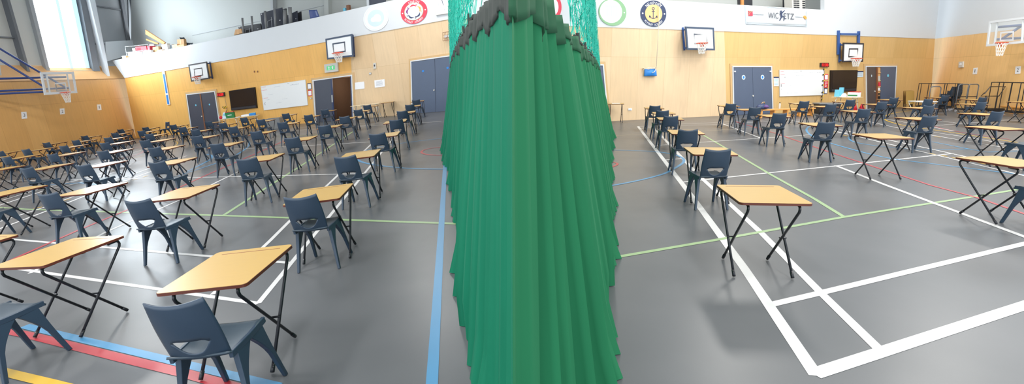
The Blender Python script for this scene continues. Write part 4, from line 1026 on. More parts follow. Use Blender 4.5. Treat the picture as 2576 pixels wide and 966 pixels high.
# ---- doors
def foot(W, px): 
    q = W.base(px); return q
def door(name, W, top, px_bot, leaves, handle=None, frame=M['frame_white']):
    """top: two pixels; px_bot: pixel columns at the floor"""
    F = W.F; tl, tr_ = W.P(*top[0]), W.P(*top[1]); bl_, br_ = F.w(W.base(px_bot[0])), F.w(W.base(px_bot[1])); n = W.N()
    def g(u, v, d=0.0): return bl_.lerp(br_, u).lerp(tl.lerp(tr_, u), v) + n * d
    g.size = ((tl - tr_).length, (tl - bl_).length); g.n = n
    t = thing(name, None, None, g(.5, 0, 0)); t['kind'] = 'structure'
    fw, fh = .05 / g.size[0], .05 / g.size[1]
    def fr(b): b.gbox(g, -fw, 0, 0, 1 + fh, 0, .06); b.gbox(g, 1, 0, 1 + fw, 1 + fh, 0, .06); b.gbox(g, 0, 1, 1, 1 + fh, 0, .06)
    part(t, 'door_frame', frame, fr)
    part(t, 'architrave', M['trim_wood'], lambda b: (b.gbox(g, -3 * fw, 0, -fw, 1 + 3 * fh, 0, .03), b.gbox(g, 1 + fw, 0, 1 + 3 * fw, 1 + 3 * fh, 0, .03), b.gbox(g, -fw, 1 + fh, 1 + fw, 1 + 3 * fh, 0, .03)))
    for u0, u1, m in leaves: part(t, 'door_leaf', m, lambda b: b.gbox(g, u0, .004, u1, .995, .0, .045))
    if handle:
        for u, v in handle: part(t, 'lock', M['pale_grey'], lambda b: disc_on(b, g, u, v, .035 / g.size[0], .035 / g.size[1], .045, .075, 16))
    return t, g
d1, gd1 = door('door_1', WF, [(472, 239), (541, 231.2)], (486, 556), [(.0, .465, M['door_dark']), (.505, 1, M['door_dark'])], [(.43, .42)])
part(d1, 'door_edge', M['door_edge'], lambda b: b.gbox(gd1, .465, .004, .505, .995, .0, .06))
for u, v in ((.27, .72), (.76, .70)): part(d1, 'fire_door_disc', M['sky_blue'], lambda b: disc_on(b, gd1, u, v, .05 / gd1.size[0], .05 / gd1.size[1], .045, .05, 16))
# open doorway with the corridor behind it
d2, gd2 = door('door_2', WF, [(789.5, 204), (885, 190.6)], (797, 889.3), [(.02, .46, M['door_dark'])])
part(d2, 'corridor_walls', M['corridor'], lambda b: (b.add([gd2(0, 0, 0), gd2(0, 1, 0), gd2(0, 1, -3), gd2(0, 0, -3)], [(0, 1, 2, 3)]), b.add([gd2(1, 0, 0), gd2(1, 1, 0), gd2(1, 1, -3), gd2(1, 0, -3)], [(3, 2, 1, 0)]), b.add([gd2(0, 1, 0), gd2(1, 1, 0), gd2(1, 1, -3), gd2(0, 1, -3)], [(3, 2, 1, 0)]), b.add([gd2(0, 0, -3), gd2(1, 0, -3), gd2(1, 1, -3), gd2(0, 1, -3)], [(0, 1, 2, 3)])))
part(d2, 'leaf_edge', M['navy'], lambda b: b.gbox(gd2, .46, .004, .50, .99, .0, .06))
part(d2, 'open_leaf', M['navy'], lambda b: b.gbox(gd2, .955, .004, .995, .99, -.75, .0))
part(d2, 'corridor_post', M['trim_wood'], lambda b: b.gbox(gd2, .51, 0, .58, .99, -1.6, -1.5))
part(d2, 'corridor_disc', M['blue'], lambda b: disc_on(b, gd2, .57, .36, .03, .03, -1.5, -1.48, 16))
part(d2, 'push_plate', M['steel_light'], lambda b: b.gbox(gd2, .462, .45, .498, .62, .06, .068))
d3, gd3 = door('door_3', WF, [(1036, 155.3), (1156, 138.5)], (1039.5, 1158), [(.0, .494, M['door']), (.5, 1, M['door'])], [(.47, .42)])
for u, v in ((.245, .80), (.76, .80)): part(d3, 'fire_door_disc', M['blue'], lambda b: disc_on(b, gd3, u, v, .06 / gd3.size[0], .05 / gd3.size[1], .045, .05, 16))
d4, gd4 = door('door_4', WR, [(1842.5, 169), (1937.5, 169)], (1845, 1941), [(.0, .497, M['door']), (.503, 1, M['door'])], [(.49, .40)])
for u, v in ((.26, .79), (.76, .79)):
    part(d4, 'fire_door_disc', M['pale_blue'], lambda b: disc_on(b, gd4, u, v, .1 / gd4.size[0], .1 / gd4.size[1], .045, .05, 20))
    part(d4, 'disc_centre', M['blue'], lambda b: disc_on(b, gd4, u, v, .05 / gd4.size[0], .06 / gd4.size[1], .05, .053, 16))
for u in (.03, .97): part(d4, 'door_closer', M['frame_white'], lambda b: b.gbox(gd4, u - .02, .90, u + .02, .925, .045, .08))
d5, gd5 = door('door_5', WR, [(2177, 168.5), (2252, 168)], (2179, 2247), [(.0, .31, M['door_brown']), (.49, 1, M['door'])], [(.27, .42)])
part(d5, 'leaf_edge', M['door_edge'], lambda b: b.gbox(gd5, .31, .004, .35, .995, .0, .10))
part(d5, 'cupboard_back', M['sill'], lambda b: b.gbox(gd5, .35, .0, .49, .995, .0, .01))
for v in (.2, .42, .52, .66, .85): part(d5, 'shelf', M['trim_wood'], lambda b: b.gbox(gd5, .35, v, .49, v + .015, .01, .045))
for u, v, w, h, m in ((.36, .535, .07, .08, 'red'), (.42, .535, .06, .10, 'logo_red'), (.37, .43, .1, .07, 'paper'), (.37, .675, .1, .11, 'pale_grey'), (.36, .22, .11, .15, 'dark'), (.38, .30, .09, .04, 'cardboard'), (.36, .01, .12, .12, 'dark')):
    part(d5, 'stored_box', M[m], lambda b: b.gbox(gd5, u, v, u + w, v + h, .012, .04))
part(d5, 'fire_door_disc', M['sky_blue'], lambda b: disc_on(b, gd5, .73, .79, .07 / gd5.size[0], .07 / gd5.size[1], .045, .05, 16))
part(d5, 'faded_disc', M['pale_blue'], lambda b: disc_on(b, gd5, .17, .79, .025 / gd5.size[0], .06 / gd5.size[1], .045, .05, 16))
d6, gd6 = door('door_6', WR, [(1440, 163.5), (1514.4, 165)], (1450, 1527), [(0, .5, M['door']), (.5, 1, M['door'])])

# ---- screens, whiteboards, clocks
def screen(W, c, label):
    t, g = wthing('wall_screen', W, c, 0, label, 'screen')
    part(t, 'casing', M['tv_frame'], lambda b: b.gbox(g, 0, 0, 1, 1, .0, .09))
    part(t, 'display', M['tv'], lambda b: b.gbox(g, .045, .16, .965, .95, .09, .095))
    part(t, 'lower_bezel', M['bb_black'], lambda b: b.gbox(g, .02, .03, .98, .13, .09, .10))
    return t, g
screen(WF, [(578.4, 228.4), (642.9, 219), (648.8, 271), (585, 278)], 'black wall screen left of the left whiteboard')
screen(WR, [(2087.3, 176.7), (2153.3, 176.4), (2150, 229), (2085.7, 231.5)], 'black wall screen right of the right whiteboard')
def wboard(W, c, label, marks):
    t, g = wthing('whiteboard', W, c, 0, label, 'whiteboard')
    part(t, 'board', M['board'], lambda b: b.gbox(g, 0, 0, 1, 1, 0, .03))
    part(t, 'board_trim', M['pale_grey'], lambda b: bars(b, g, -.004, -.008, 1.004, 1.008, .006, .012, .0, .035))
    for m, ms in marks: part(t, 'handwriting', M[m], lambda b: [b.gbox(g, u, v, u + w, v + h, .03, .0315) for u, v, w, h in ms])
    return t, g
rnd = random.Random(3)
def scrawl(u, v, w, n=8, h=.035): return [(u + w * i / n, v + rnd.uniform(0, .01), w / n * rnd.uniform(.3, .7), h * rnd.uniform(.2, .6)) for i in range(n)]
marks_r = [('ink_red', [(.01, .94, .008, .02), (.03, .935, .06, .012), (.01, .81, .008, .02), (.03, .805, .08, .012), (.01, .49, .008, .02), (.03, .485, .08, .012)]), ('ink_soft', scrawl(.28, .89, .13) + scrawl(.34, .77, .2) + scrawl(.66, .89, .13) + scrawl(.84, .88, .12, 6, .06) + scrawl(.2, .54, .05, 4) + scrawl(.16, .1, .1) + scrawl(.31, .1, .1) + scrawl(.17, .38, .1)), ('ink', [(.025, .36, .01, .1), (.1, .72, .03, .012), (.45, .945, .04, .01), (.03, .26, .008, .02)])]
wboard(WR, [(1959.8, 176), (2072, 175.5), (2069.8, 239), (1960.6, 242)], 'large whiteboard on the end wall right of the blue doors', marks_r)
marks_l = [('ink_red', [(.01, .95, .008, .015), (.03, .945, .08, .01), (.01, .82, .008, .015), (.03, .815, .1, .01), (.01, .49, .008, .015), (.03, .485, .1, .01)]), ('ink_soft', scrawl(.3, .88, .15) + scrawl(.66, .86, .2, 10, .06) + scrawl(.16, .6, .1) + scrawl(.45, .35, .12) + scrawl(.1, .4, .06) + scrawl(.3, .22, .14)), ('ink', [(.04, .2, .008, .1), (.05, .3, .006, .04), (.6, .95, .04, .008)])]
wboard(WF, [(657, 217), (769, 200.7), (775, 264), (665, 277)], 'large whiteboard on the end wall left of the open doorway', marks_l)
def led_clock(W, c, text, label):
    t, g = wthing('digital_clock', W, c, 0, label, 'clock')
    part(t, 'casing', M['dark'], lambda b: b.gbox(g, 0, 0, 1, 1, 0, .07))
    part(t, 'display', M['led_dim'], lambda b: b.gbox(g, .08, .12, .92, .88, .07, .075))
    part(t, 'digits', M['led'], lambda b: text_on(b, g, text, .12, .2, .88, .8, .079))
led_clock(WF, [(547.5, 233.6), (566, 231.8), (567.3, 241.8), (549, 243.4)], '11:29', 'red digital wall clock left of the left screen')
led_clock(WR, [(2062, 158), (2082, 158), (2082.3, 168.8), (2061.5, 168.6)], '11:30', 'red digital wall clock above the right whiteboard corner')

# ---- notices
def notice(W, c, label, body, head=None, lines=None, lm='ink_soft', name='notice', extra=None):
    t, g = wthing(name, W, c, 0, label, 'notice')
    part(t, 'sheet', M[body], lambda b: b.gbox(g, 0, 0, 1, 1, 0, .012))
    if head: part(t, 'heading_band', M[head[0]], lambda b: b.gbox(g, 0.0, head[1], 1, 1, .012, .014))
    if lines: part(t, 'text_lines', M[lm], lambda b: [b.gbox(g, u, v, u + w, v + h, .012, .0145) for u, v, w, h in lines])
    if extra: extra(t, g)
    return t, g
notice(WR, [(1944, 193), (1958.7, 193), (1958.7, 217), (1944.3, 217.2)], 'white notice with dark heading beside the right blue doors', 'paper', ('navy', .86), [(.35, .7 - .13 * i, .5, .04) for i in range(5)] + [(.12, .69 - .13 * i, .1, .06) for i in range(5)], 'sky_blue')
def inner_sheet(t, g): part(t, 'inner_sheet', M['paper'], lambda b: b.gbox(g, .12, .1, .88, .85, .012, .014))
notice(WR, [(2073.6, 186.4), (2083, 186.4), (2082.6, 201.2), (2073, 201.2)], 'top notice in red border between the right whiteboard and screen', 'logo_red', extra=inner_sheet)
notice(WR, [(2073.4, 204), (2083, 204), (2082, 220.6), (2072.5, 220.6)], 'red notice with white text, middle of three beside the right screen', 'red', None, [(.15, .84 - .17 * i, w, .06) for i, w in enumerate((.6, .75, .4, .5, .45))], 'paper')
notice(WR, [(2073, 221.8), (2081.5, 221.8), (2080.6, 236), (2072.3, 236)], 'bottom notice in dark border beside the right screen', 'navy', extra=inner_sheet)
notice(WR, [(2153.8, 178.8), (2171.3, 178.6), (2170.8, 193.6), (2153.6, 194.2)], 'pale blue notice with dark heading right of the right screen', 'pale_blue', ('navy', .82), [(.1, .6 - .17 * i, .75, .05) for i in range(3)])
notice(WF, [(773, 209.8), (783, 208.8), (784, 224), (774, 225)], 'dark bordered notice right of the left whiteboard, upper of two', 'navy', extra=inner_sheet)
notice(WF, [(774.3, 226.6), (784.4, 225.6), (785.4, 241), (775.2, 242)], 'red bordered notice right of the left whiteboard, lower of two', 'red', extra=inner_sheet)
notice(WF, [(892.8, 208), (916.5, 205), (917.3, 222.7), (893.2, 225.5)], 'blank white sheet on the wall right of the open doorway', 'paper')
notice(WF, [(942, 202.5), (967.6, 199), (968.6, 217.4), (943, 220.8)], 'white sheet with lines of print below the small thermostat', 'paper', None, [(.2, .78, .55, .05)] + [(.15, .62 - .13 * i, .65, .05) for i in range(4)])
def wallbox(name, W, c, dep, label, cat, m='pale_grey', face=None):
    t, g = wthing(name, W, c, 0, label, cat)
    part(t, 'casing', M[m], lambda b: b.gbox(g, 0, 0, 1, 1, 0, dep), bevel=.004)
    if face: part(t, face[0], M[face[1]], lambda b: (disc_on(b, g, .5, .55, .22, .18, dep, dep + .015, 16) if face[2] else b.gbox(g, .25, .25, .75, .75, dep, dep + .012)))
    return t, g
wallbox('thermostat', WF, [(940, 158.5), (946.4, 157.6), (947, 172.5), (940.7, 173.2)], .05, 'pale thermostat box on the end wall above the printed sheet', 'thermostat', 'pale_grey', ('dial', 'ink', True))
wallbox('light_switch', WF, [(929, 182.8), (934.3, 182.2), (934.6, 187), (929.3, 187.6)], .03, 'small square switch left of and below the thermostat', 'switch', 'steel_light', ('rocker', 'paper', False))
wallbox('light_switch', WF, [(781, 245.4), (784.4, 245), (784.8, 248.8), (781.4, 249.2)], .03, 'small switch beneath the red bordered notice left of the doorway', 'switch', 'steel_light', ('rocker', 'paper', False))
wallbox('fire_alarm', WS, [(2415, 155.4), (2425.6, 154.6), (2424.8, 169.6), (2414.2, 170.2)], .06, 'pale fire alarm box on the right side wall left of number one', 'alarm', 'pale_grey', ('call_button', 'paper', True))
wallbox('socket_plate', WR, [(1580, 272.5), (1589, 272.3), (1589, 277.8), (1580, 278)], .02, 'white socket plate low on the end wall right of the lone desk', 'socket', 'paper', ('socket_face', 'pale_blue', False))
# exit sign
t, g = wthing('exit_sign', WF, [(818, 162), (851.6, 157), (852.7, 179.4), (820, 183.4)], 0, 'illuminated green exit sign with arrow above the open doorway', 'sign')
part(t, 'casing', M['pale_grey'], lambda b: b.gbox(g, 0, 0, 1, 1, 0, .1), bevel=.01)
part(t, 'green_panel', M['green_sign'], lambda b: b.gbox(g, .19, .27, .79, .73, .1, .108))
def man(b):
    disc_on(b, g, .36, .66, .022, .035, .108, .112, 12)
    for p in ([(.33, .61), (.38, .61), (.37, .46), (.32, .46)], [(.34, .6), (.29, .55), (.27, .56), (.33, .63)], [(.37, .6), (.43, .53), (.42, .5), (.37, .56)], [(.33, .47), (.28, .33), (.31, .32), (.36, .46)], [(.35, .47), (.42, .4), (.40, .31), (.38, .32), (.39, .4), (.34, .46)]):
        b.poly([g(u, v, .111) for u, v in p])
    b.poly([g(u, v, .111) for u, v in ((.25, .32), (.45, .32), (.45, .68), (.43, .68), (.43, .34), (.25, .34))])
part(t, 'running_figure', M['paper'], man)
part(t, 'arrow', M['paper'], lambda b: (b.poly([g(u, v, .111) for u, v in ((.63, .69), (.73, .53), (.67, .55), (.67, .33), (.59, .33), (.59, .55), (.53, .53))])))
# blue and white height strip
t, g = wthing('height_strip', WF, [(408.6, 180), (415, 179), (428.8, 263), (421.8, 264)], 0, 'narrow blue and white strip on the end wall near the corner', 'strip')
part(t, 'strip_body', M['paper'], lambda b: b.gbox(g, 0, 0, 1, 1, 0, .03))
part(t, 'blue_inlay', M['blue'], lambda b: (b.gbox(g, .2, .35, .8, .92, .03, .036), b.gbox(g, .15, .02, .8, .30, .03, .036)))
# numbers on the side walls
def number(W, c, n, label):
    t, g = wthing('number_sign', W, c, 0, label, 'sign', 'number sheets on the side walls')
    part(t, 'sheet', M['paper'], lambda b: b.gbox(g, 0, 0, 1, 1, 0, .01)); part(t, 'numeral', M['ink'], lambda b: text_on(b, g, n, .32 if n != '1' else .40, .26, .68 if n != '1' else .56, .76, .012))
number(WL, [(53, 281.4), (66, 281), (68, 298), (54.6, 299)], '3', 'white sheet with number 3 on the left side wall')
number(WL, [(150, 273.4), (161.5, 272.4), (162.8, 287), (151.2, 288.2)], '2', 'white sheet with number 2 on the left side wall')
number(WL, [(243.8, 263), (253.4, 262.4), (255.2, 276.6), (245.4, 277.4)], '1', 'white sheet with number 1 on the left side wall')
number(WS, [(2449.3, 171), (2459.7, 170), (2457.7, 186.5), (2447.3, 187)], '1', 'white sheet with number 1 on the right side wall')
number(WS, [(2555.4, 167.2), (2568.5, 166.2), (2566.6, 185.2), (2553.6, 186)], '2', 'white sheet with number 2 on the right side wall')

# ---- round emblems on the white band
def roundel(W, x0, y0, x1, y1, sl, label, off=.03):
    w = x1 - x0; c = [(x0, y0 + sl), (x1, y0 - sl), (x1, y1 - sl), (x0, y1 + sl)]
    return wthing('round_emblem', W, c, off, label, 'emblem', 'round emblems on the white band')
t, g = roundel(WF, 914.5, 13, 978, 77.5, 3.5, 'pale blue and white round emblem left of the red one')
part(t, 'disc', M['paper'], lambda b: disc_on(b, g, .5, .5, .5, .5, 0, .02))
part(t, 'centre_disc', M['pale_blue'], lambda b: disc_on(b, g, .5, .5, .33, .33, .02, .024))
part(t, 'cloud_shape', M['paper'], lambda b: (disc_on(b, g, .42, .45, .12, .10, .024, .027, 24), disc_on(b, g, .55, .5, .15, .15, .024, .0275, 24), disc_on(b, g, .62, .42, .1, .08, .024, .0265, 24)))
part(t, 'ripple_band', M['pale_blue'], lambda b: disc_on(b, g, .5, .5, .46, .46, .02, .022, 40, .97))
def swoosh(b, a, r=.225, s=1):
    P = lambda rr, aa: g(.5 + rr * math.cos(aa), .5 + rr * math.sin(aa), .031)
    n = 8; up_ = []; lo = []
    for i in range(n + 1):
        q = i / n; aa = a - .5 + 1.0 * q; th = .055 * math.sin(PI * min(1, q * 1.05)) + .012; rr = r + .03 * math.sin(q * PI)
        up_.append(P(rr + th / 2, aa)); lo.append(P(rr - th / 2, aa))
    for i in range(n): b.add([up_[i], up_[i + 1], lo[i + 1], lo[i]], [(0, 1, 2, 3)])
    for k in range(4):
        aa = a - .55 - .05 * (k % 2); b.add([P(r - .02 + .02 * k, aa + .14), P(r + .0 + .02 * k, aa + .14), P(r + .0 + .03 * k, aa - .10), P(r - .01 + .03 * k, aa - .1)], [(0, 1, 2, 3)])
t, g = roundel(WF, 1008.5, -2, 1075, 60, 3.5, 'red round emblem with ring of five hands on the white band')
part(t, 'ring', M['logo_red'], lambda b: disc_on(b, g, .5, .5, .5, .5, 0, .02))
part(t, 'pale_ring', M['leaf_green'], lambda b: disc_on(b, g, .5, .5, .36, .36, .02, .024))
part(t, 'centre_disc', M['paper'], lambda b: disc_on(b, g, .5, .5, .345, .345, .024, .027))
for i, m in enumerate(('logo_red', 'purple_hand', 'navy', 'navy', 'amber')): part(t, 'hand', M[m], lambda b: swoosh(b, PI / 2 + .2 + i * 2 * PI / 5, .23))
part(t, 'lettering', M['paper'], lambda b: (text_arc(b, g, 'UNION', .405, PI / 2, .10, .022, .85), text_arc(b, g, 'Millbay Academy', .43, -PI / 2, .085, .022, .62, True), disc_on(b, g, .07, .47, .025, .025, .02, .024, 12), disc_on(b, g, .93, .53, .025, .025, .02, .024, 12)))
t, g = roundel(WR, 1505.5, -4, 1575, 65, -1.5, 'pale green and white round emblem just right of the curtain', .02)
part(t, 'ring', M['leaf_green'], lambda b: disc_on(b, g, .5, .5, .5, .5, 0, .02))
part(t, 'centre_disc', M['paper'], lambda b: disc_on(b, g, .44, .52, .40, .42, .02, .024))
part(t, 'faded_columns', M['pale_blue'], lambda b: [b.gbox(g, .28 + .08 * i, .36, .31 + .08 * i, .68, .024, .026) for i in range(5)] + [b.gbox(g, .24, .68, .68, .74, .024, .026)])
part(t, 'dot', M['paper'], lambda b: disc_on(b, g, .92, .5, .025, .025, .02, .024, 12))
t, g = roundel(WR, 1611, 1.2, 1675.5, 67.2, -1, 'navy round emblem with anchor on the white band', .02)
part(t, 'ring', M['navy'], lambda b: disc_on(b, g, .5, .5, .5, .5, 0, .02))
part(t, 'centre_disc', M['logo_gold'], lambda b: disc_on(b, g, .5, .5, .335, .345, .02, .026))
def anchor(b):
    disc_on(b, g, .48, .69, .055, .055, .026, .03, 20, .6)
    b.gbox(g, .465, .30, .49, .635, .026, .03); b.gbox(g, .42, .575, .54, .595, .026, .03)
    disc_on(b, g, .48, .47, .175, .17, .026, .03, 20, .86, PI * 1.12, PI * 1.88)
    b.poly([g(u, v, .03) for u, v in ((.31, .34), (.33, .44), (.39, .38))]); b.poly([g(u, v, .03) for u, v in ((.65, .34), (.57, .38), (.63, .44))])
part(t, 'anchor', M['navy'], anchor)
part(t, 'lettering', M['paper'], lambda b: (text_arc(b, g, 'NEWPORT', .395, PI / 2, .115, .022, .85), text_arc(b, g, 'Millbay Academy', .43, -PI / 2, .085, .022, .62, True), disc_on(b, g, .075, .5, .03, .03, .02, .024, 12), disc_on(b, g, .925, .5, .03, .03, .02, .024, 12)))
# red emblem showing behind the right net
t, g = roundel(WR, 1362, -18, 1412, 52, -1, 'red and white round emblem half hidden behind the right net', .02)
part(t, 'ring', M['logo_red'], lambda b: disc_on(b, g, .5, .5, .5, .5, 0, .02)); part(t, 'centre_disc', M['paper'], lambda b: disc_on(b, g, .5, .5, .34, .34, .02, .026))
# painted clock square
t, g = wthing('wall_clock', WF, [(1096, -42), (1142, -50), (1142, 31), (1098, 38)], .03, 'square white wall clock cut by the top beside the net', 'clock')
part(t, 'casing', M['paper'], lambda b: b.gbox(g, 0, 0, 1, 1, 0, .06)); part(t, 'casing_edge', M['pale_grey'], lambda b: bars(b, g, -.01, -.01, 1.01, 1.01, .02, .015, 0, .065))
def nums(b):
    for i in range(1, 13):
        a = PI / 2 - i * PI / 6; u, v = .5 + .38 * math.cos(a), .5 + .36 * math.sin(a); w = .05 if i < 10 else .08; text_on(b, g, str(i), u - w / 2, v - .04, u + w / 2, v + .04, .064)
part(t, 'numerals', M['ink_soft'], nums)
part(t, 'hand', M['navy'], lambda b: b.poly([g(u, v, .068) for u, v in ((.27, .60), (.30, .61), (.45, .27), (.43, .26))]))
# wire guard
t, g = wthing('wire_guard', WF, [(1117, 82), (1140, 78.5), (1141, 99), (1117.6, 103)], 0, 'wire cage guard on the wall at the edge of the left net', 'guard')
part(t, 'guarded_box', M['paper'], lambda b: (b.gbox(g, .1, .35, .32, .65, 0, .06), b.gbox(g, .45, .35, .95, .7, 0, .06)))
part(t, 'cage_wires', M['door_edge'], lambda b: ([b.tube([g(u / 6, 0, .02), g(u / 6, 0, .16), g(u / 6, 1, .16), g(u / 6, 1, .02)], .007, 5) for u in range(7)], [b.tube([g(0, v, .16), g(1, v, .16)], .007, 5) for v in (0, .33, .66, 1)]))
# banner
t, g = wthing('cricket_banner', WR, [(1874, 14.5), (2028.6, 24), (2028.6, 66.2), (1876.4, 59.8)], .02, 'white WICKETZ banner on the white band above the right whiteboard', 'banner')
def cloth(b): b.grid(lambda u, v: g(u, v * (1 - .0 * u), .02 + .025 * math.sin(u * 9) * (v - .5)), 24, 6)
part(t, 'banner_cloth', M['white_wall'], cloth, smooth=True, solid=.006)
part(t, 'banner_edge', M['pale_blue'], lambda b: bars(b, g, -.003, -.012, 1.003, 1.012, .006, .024, .0, .03))
part(t, 'logo_square', M['logo_red'], lambda b: b.gbox(g, .035, .45, .098, .72, .03, .058))
part(t, 'logo_stripe', M['leaf_green'], lambda b: [b.poly([g(.035 + .063 * x, .45 + .27 * y, .06) for x, y in ((0, k), (0, k + .22), (1 - k - .0, 1), (1, 1 - .0), (1, .92))][:3] + [g(.035 + .063 * (1 - k - .25 if k < .7 else .05), .72, .06)]) for k in (.1, .5)])
part(t, 'small_print', M['pale_blue'], lambda b: [b.gbox(g, .11, .55, .28, .60, .03, .058), b.gbox(g, .80, .53, .92, .56, .03, .058)])
part(t, 'lettering', M['ink'], lambda b: (text_on(b, g, 'WIC', .345, .36, .51, .70, .06), text_on(b, g, 'ETZ', .60, .36, .77, .70, .06)))
def runner(b):
    disc_on(b, g, .555, .80, .012, .045, .05, .062, 12)
    for p in ([(.54, .78), (.575, .74), (.57, .5), (.545, .5)], [(.56, .74), (.615, .88), (.62, .85), (.575, .68)], [(.555, .52), (.52, .25), (.535, .25), (.575, .5)], [(.56, .53), (.60, .43), (.59, .25), (.60, .25), (.615, .46), (.575, .56)], [(.545, .72), (.53, .62), (.535, .60), (.56, .66)]): b.poly([g(u, v, .061) for u, v in p])
part(t, 'running_figure', M['navy'], runner)
part(t, 'lion_mark', M['amber'], lambda b: (disc_on(b, g, .955, .55, .02, .08, .03, .058, 10), b.gbox(g, .955, .42, .985, .56, .03, .058)))
# blue bag on a rope
t = thing('hanging_bag', 'blue bag tied with white rope hanging on the end wall', 'bag', WR.P(1635, 190, .1))
gb = quad(WR, [(1619.5, 174), (1649.5, 173.5), (1650.5, 191), (1619.5, 191.5)], .04)
part(t, 'bag_body', M['blue'], lambda b: b.grid(lambda u, v: gb(u + .05 * (v - .5) * (.5 - u), v, .03 + .09 * math.sin(PI * u) * math.sin(PI * (.15 + .8 * v))), 12, 8), smooth=True, solid=.02)
def rp(b):
    b.tube([WR.P(1664, -40, .12), WR.P(1657, 66, .12), WR.P(1651, 169, .14)], .012, 6)
    b.tube([WR.P(1618, 171, .12), WR.P(1632, 174, .16), WR.P(1651, 169, .14), WR.P(1647, 180, .18), WR.P(1640, 184, .18)], .014, 6)
    b.tube([WR.P(1618, 175, .12), WR.P(1633, 170, .16), WR.P(1650, 173, .14)], .012, 6)
part(t, 'rope', M['rope'], rp, smooth=True)
part(t, 'wall_hook', M['trim_wood'], lambda b: (b.tube([WR.P(1619, 172, 0), WR.P(1619, 172, .13)], .02, 8), b.tube([WR.P(1651, 170, 0), WR.P(1651, 170, .13)], .02, 8)))
# cables with hazard tape below the clocks
def cable(W, px, tape, label):
    t = thing('hazard_cable', label, 'cable', W.P(*px[-1]))
    part(t, 'cord', M['steel'], lambda b: b.tube([W.P(x, y, .06) for x, y in px], .008, 6))
    for x, y in tape:
        for k in (0, 1): part(t, 'tape_stripe', M['yellow' if k else 'dark'], lambda b: b.gbox(quad(W, [(x - 2.2 + 2.4 * k, y - 1.0), (x + .4 + 2.4 * k, y - 2.0), (x + .2 + 2.4 * k, y + .6), (x - 2.4 + 2.4 * k, y + 1.6)], .05), 0, 0, 1, 1, 0, .02))
cable(WR, [(2071, 169), (2073.5, 180), (2073, 205), (2070.5, 220), (2069.5, 240), (2067, 262)], [(2073, 174.5), (2071.5, 188), (2070.5, 203.5), (2069.5, 214), (2069, 232.5), (2068, 242.5), (2067.5, 251), (2066.5, 262)], 'cable taped yellow and black down the right whiteboard edge')
cable(WF, [(565, 243), (568.5, 260), (571, 283), (571.5, 296)], [(562.5, 269.5), (568.5, 269), (565.5, 272), (571, 279.5), (570, 296)], 'cable taped yellow and black below the left digital clock')
part_ = thing('wall_bolts', 'two small dark fixings on the end wall above the left screen', 'fixing', WF.P(644, 182, 0))
for x in (640, 648.5): part(part_, 'bolt', M['door_edge'], lambda b: b.gbox(quad(WF, [(x - .8, 178), (x + .8, 177.8), (x + 1.1, 182.3), (x - .5, 182.5)], 0), 0, 0, 1, 1, 0, .03))

# ================================================================ things stored on the gallery
def gal(px_c, off, W=WF):
    """patch standing on the gallery, off metres behind the front face"""
    return quad(W, px_c, -off)
def gbox_thing(name, c, off, dep, m, label, cat, group=None, lid=None):
    g = gal(c, off); t = thing(name, label, cat, g(.5, 0, -dep / 2), group)
    part(t, 'box_body', M[m], lambda b: b.gbox(g, 0, 0, 1, 1, -dep, 0), bevel=.006)
    if lid == 'flaps': part(t, 'tape_seam', M['sill'], lambda b: b.gbox(g, .44, .0, .56, 1.0, 0, .004))
    elif lid: part(t, 'lid', M[lid], lambda b: b.gbox(g, -.03, .86, 1.03, 1.03, -dep - .01, .012))
    return t, g
gbox_thing('storage_box', [(360, 129), (379, 126), (380, 137), (361, 139.5)], 0.10, .16, 'paper', 'white flat box in front of the red crates on the gallery', 'box', lid='white_wall')
gbox_thing('storage_box', [(376.5, 112.5), (386.5, 111), (389, 131), (379, 133)], 1.05, .16, 'paper', 'tall white bin right of the red crates on the gallery', 'box', lid='pale_grey')
gbox_thing('cardboard_box', [(383.5, 119), (398, 116.5), (399.5, 131), (385, 133)], 0.28, .16, 'cardboard', 'tan carton beside the tall white bin on the gallery', 'box', lid='flaps')
gbox_thing('storage_box', [(406.5, 113), (420, 110), (422, 126), (409, 128.5)], 0.28, .16, 'paper', 'white tub in the middle of the gallery clutter', 'box', lid='pale_grey')
gbox_thing('clear_tub', [(420.5, 113.5), (431.5, 111.5), (433.5, 123), (422.5, 126)], 0.52, .16, 'pale_blue', 'translucent tub right of the white tub on the gallery', 'box', lid='paper')
gbox_thing('cardboard_box', [(432, 113.5), (445, 111), (446.5, 120), (434, 122.5)], 0.30, .16, 'sill', 'low tan carton right of the translucent tub on the gallery', 'box', lid='flaps')
gbox_thing('cardboard_box', [(445, 114.5), (462, 111), (463, 115.5), (446, 119.5)], 0.10, .16, 'sill', 'long flat tan carton in front of the square carton on the gallery', 'box', lid='flaps')
gbox_thing('cardboard_box', [(445, 99.5), (462, 98), (464, 115), (447, 117.5)], 0.50, .16, 'cardboard', 'square brown carton beside the dark chair on the gallery', 'box', lid='flaps')
gbox_thing('cardboard_box', [(592, 74.5), (606, 72), (610, 83), (588, 88.5)], 0.36, .16, 'cardboard', 'tilted tan carton left of the grey posts on the gallery', 'box', lid='flaps')
gbox_thing('storage_box', [(396, 126), (408, 124), (408.5, 128.5), (396.5, 131)], 0.08, .16, 'sill', 'small flat cream box on the gallery edge between carton and tub', 'box', lid='paper')
gbox_thing('storage_box', [(307, 141.5), (316, 140), (317, 146), (308, 148)], 0.08, .16, 'sill', 'small cream box at the left end of the gallery', 'box', lid='paper')
g = gal([(315, 117), (372, 111), (377, 139), (320, 147)], .3); t = thing('wire_cage_trolley', 'wire cage with red crates at the left end of the gallery', 'cage', g(.5, 0, -.3))
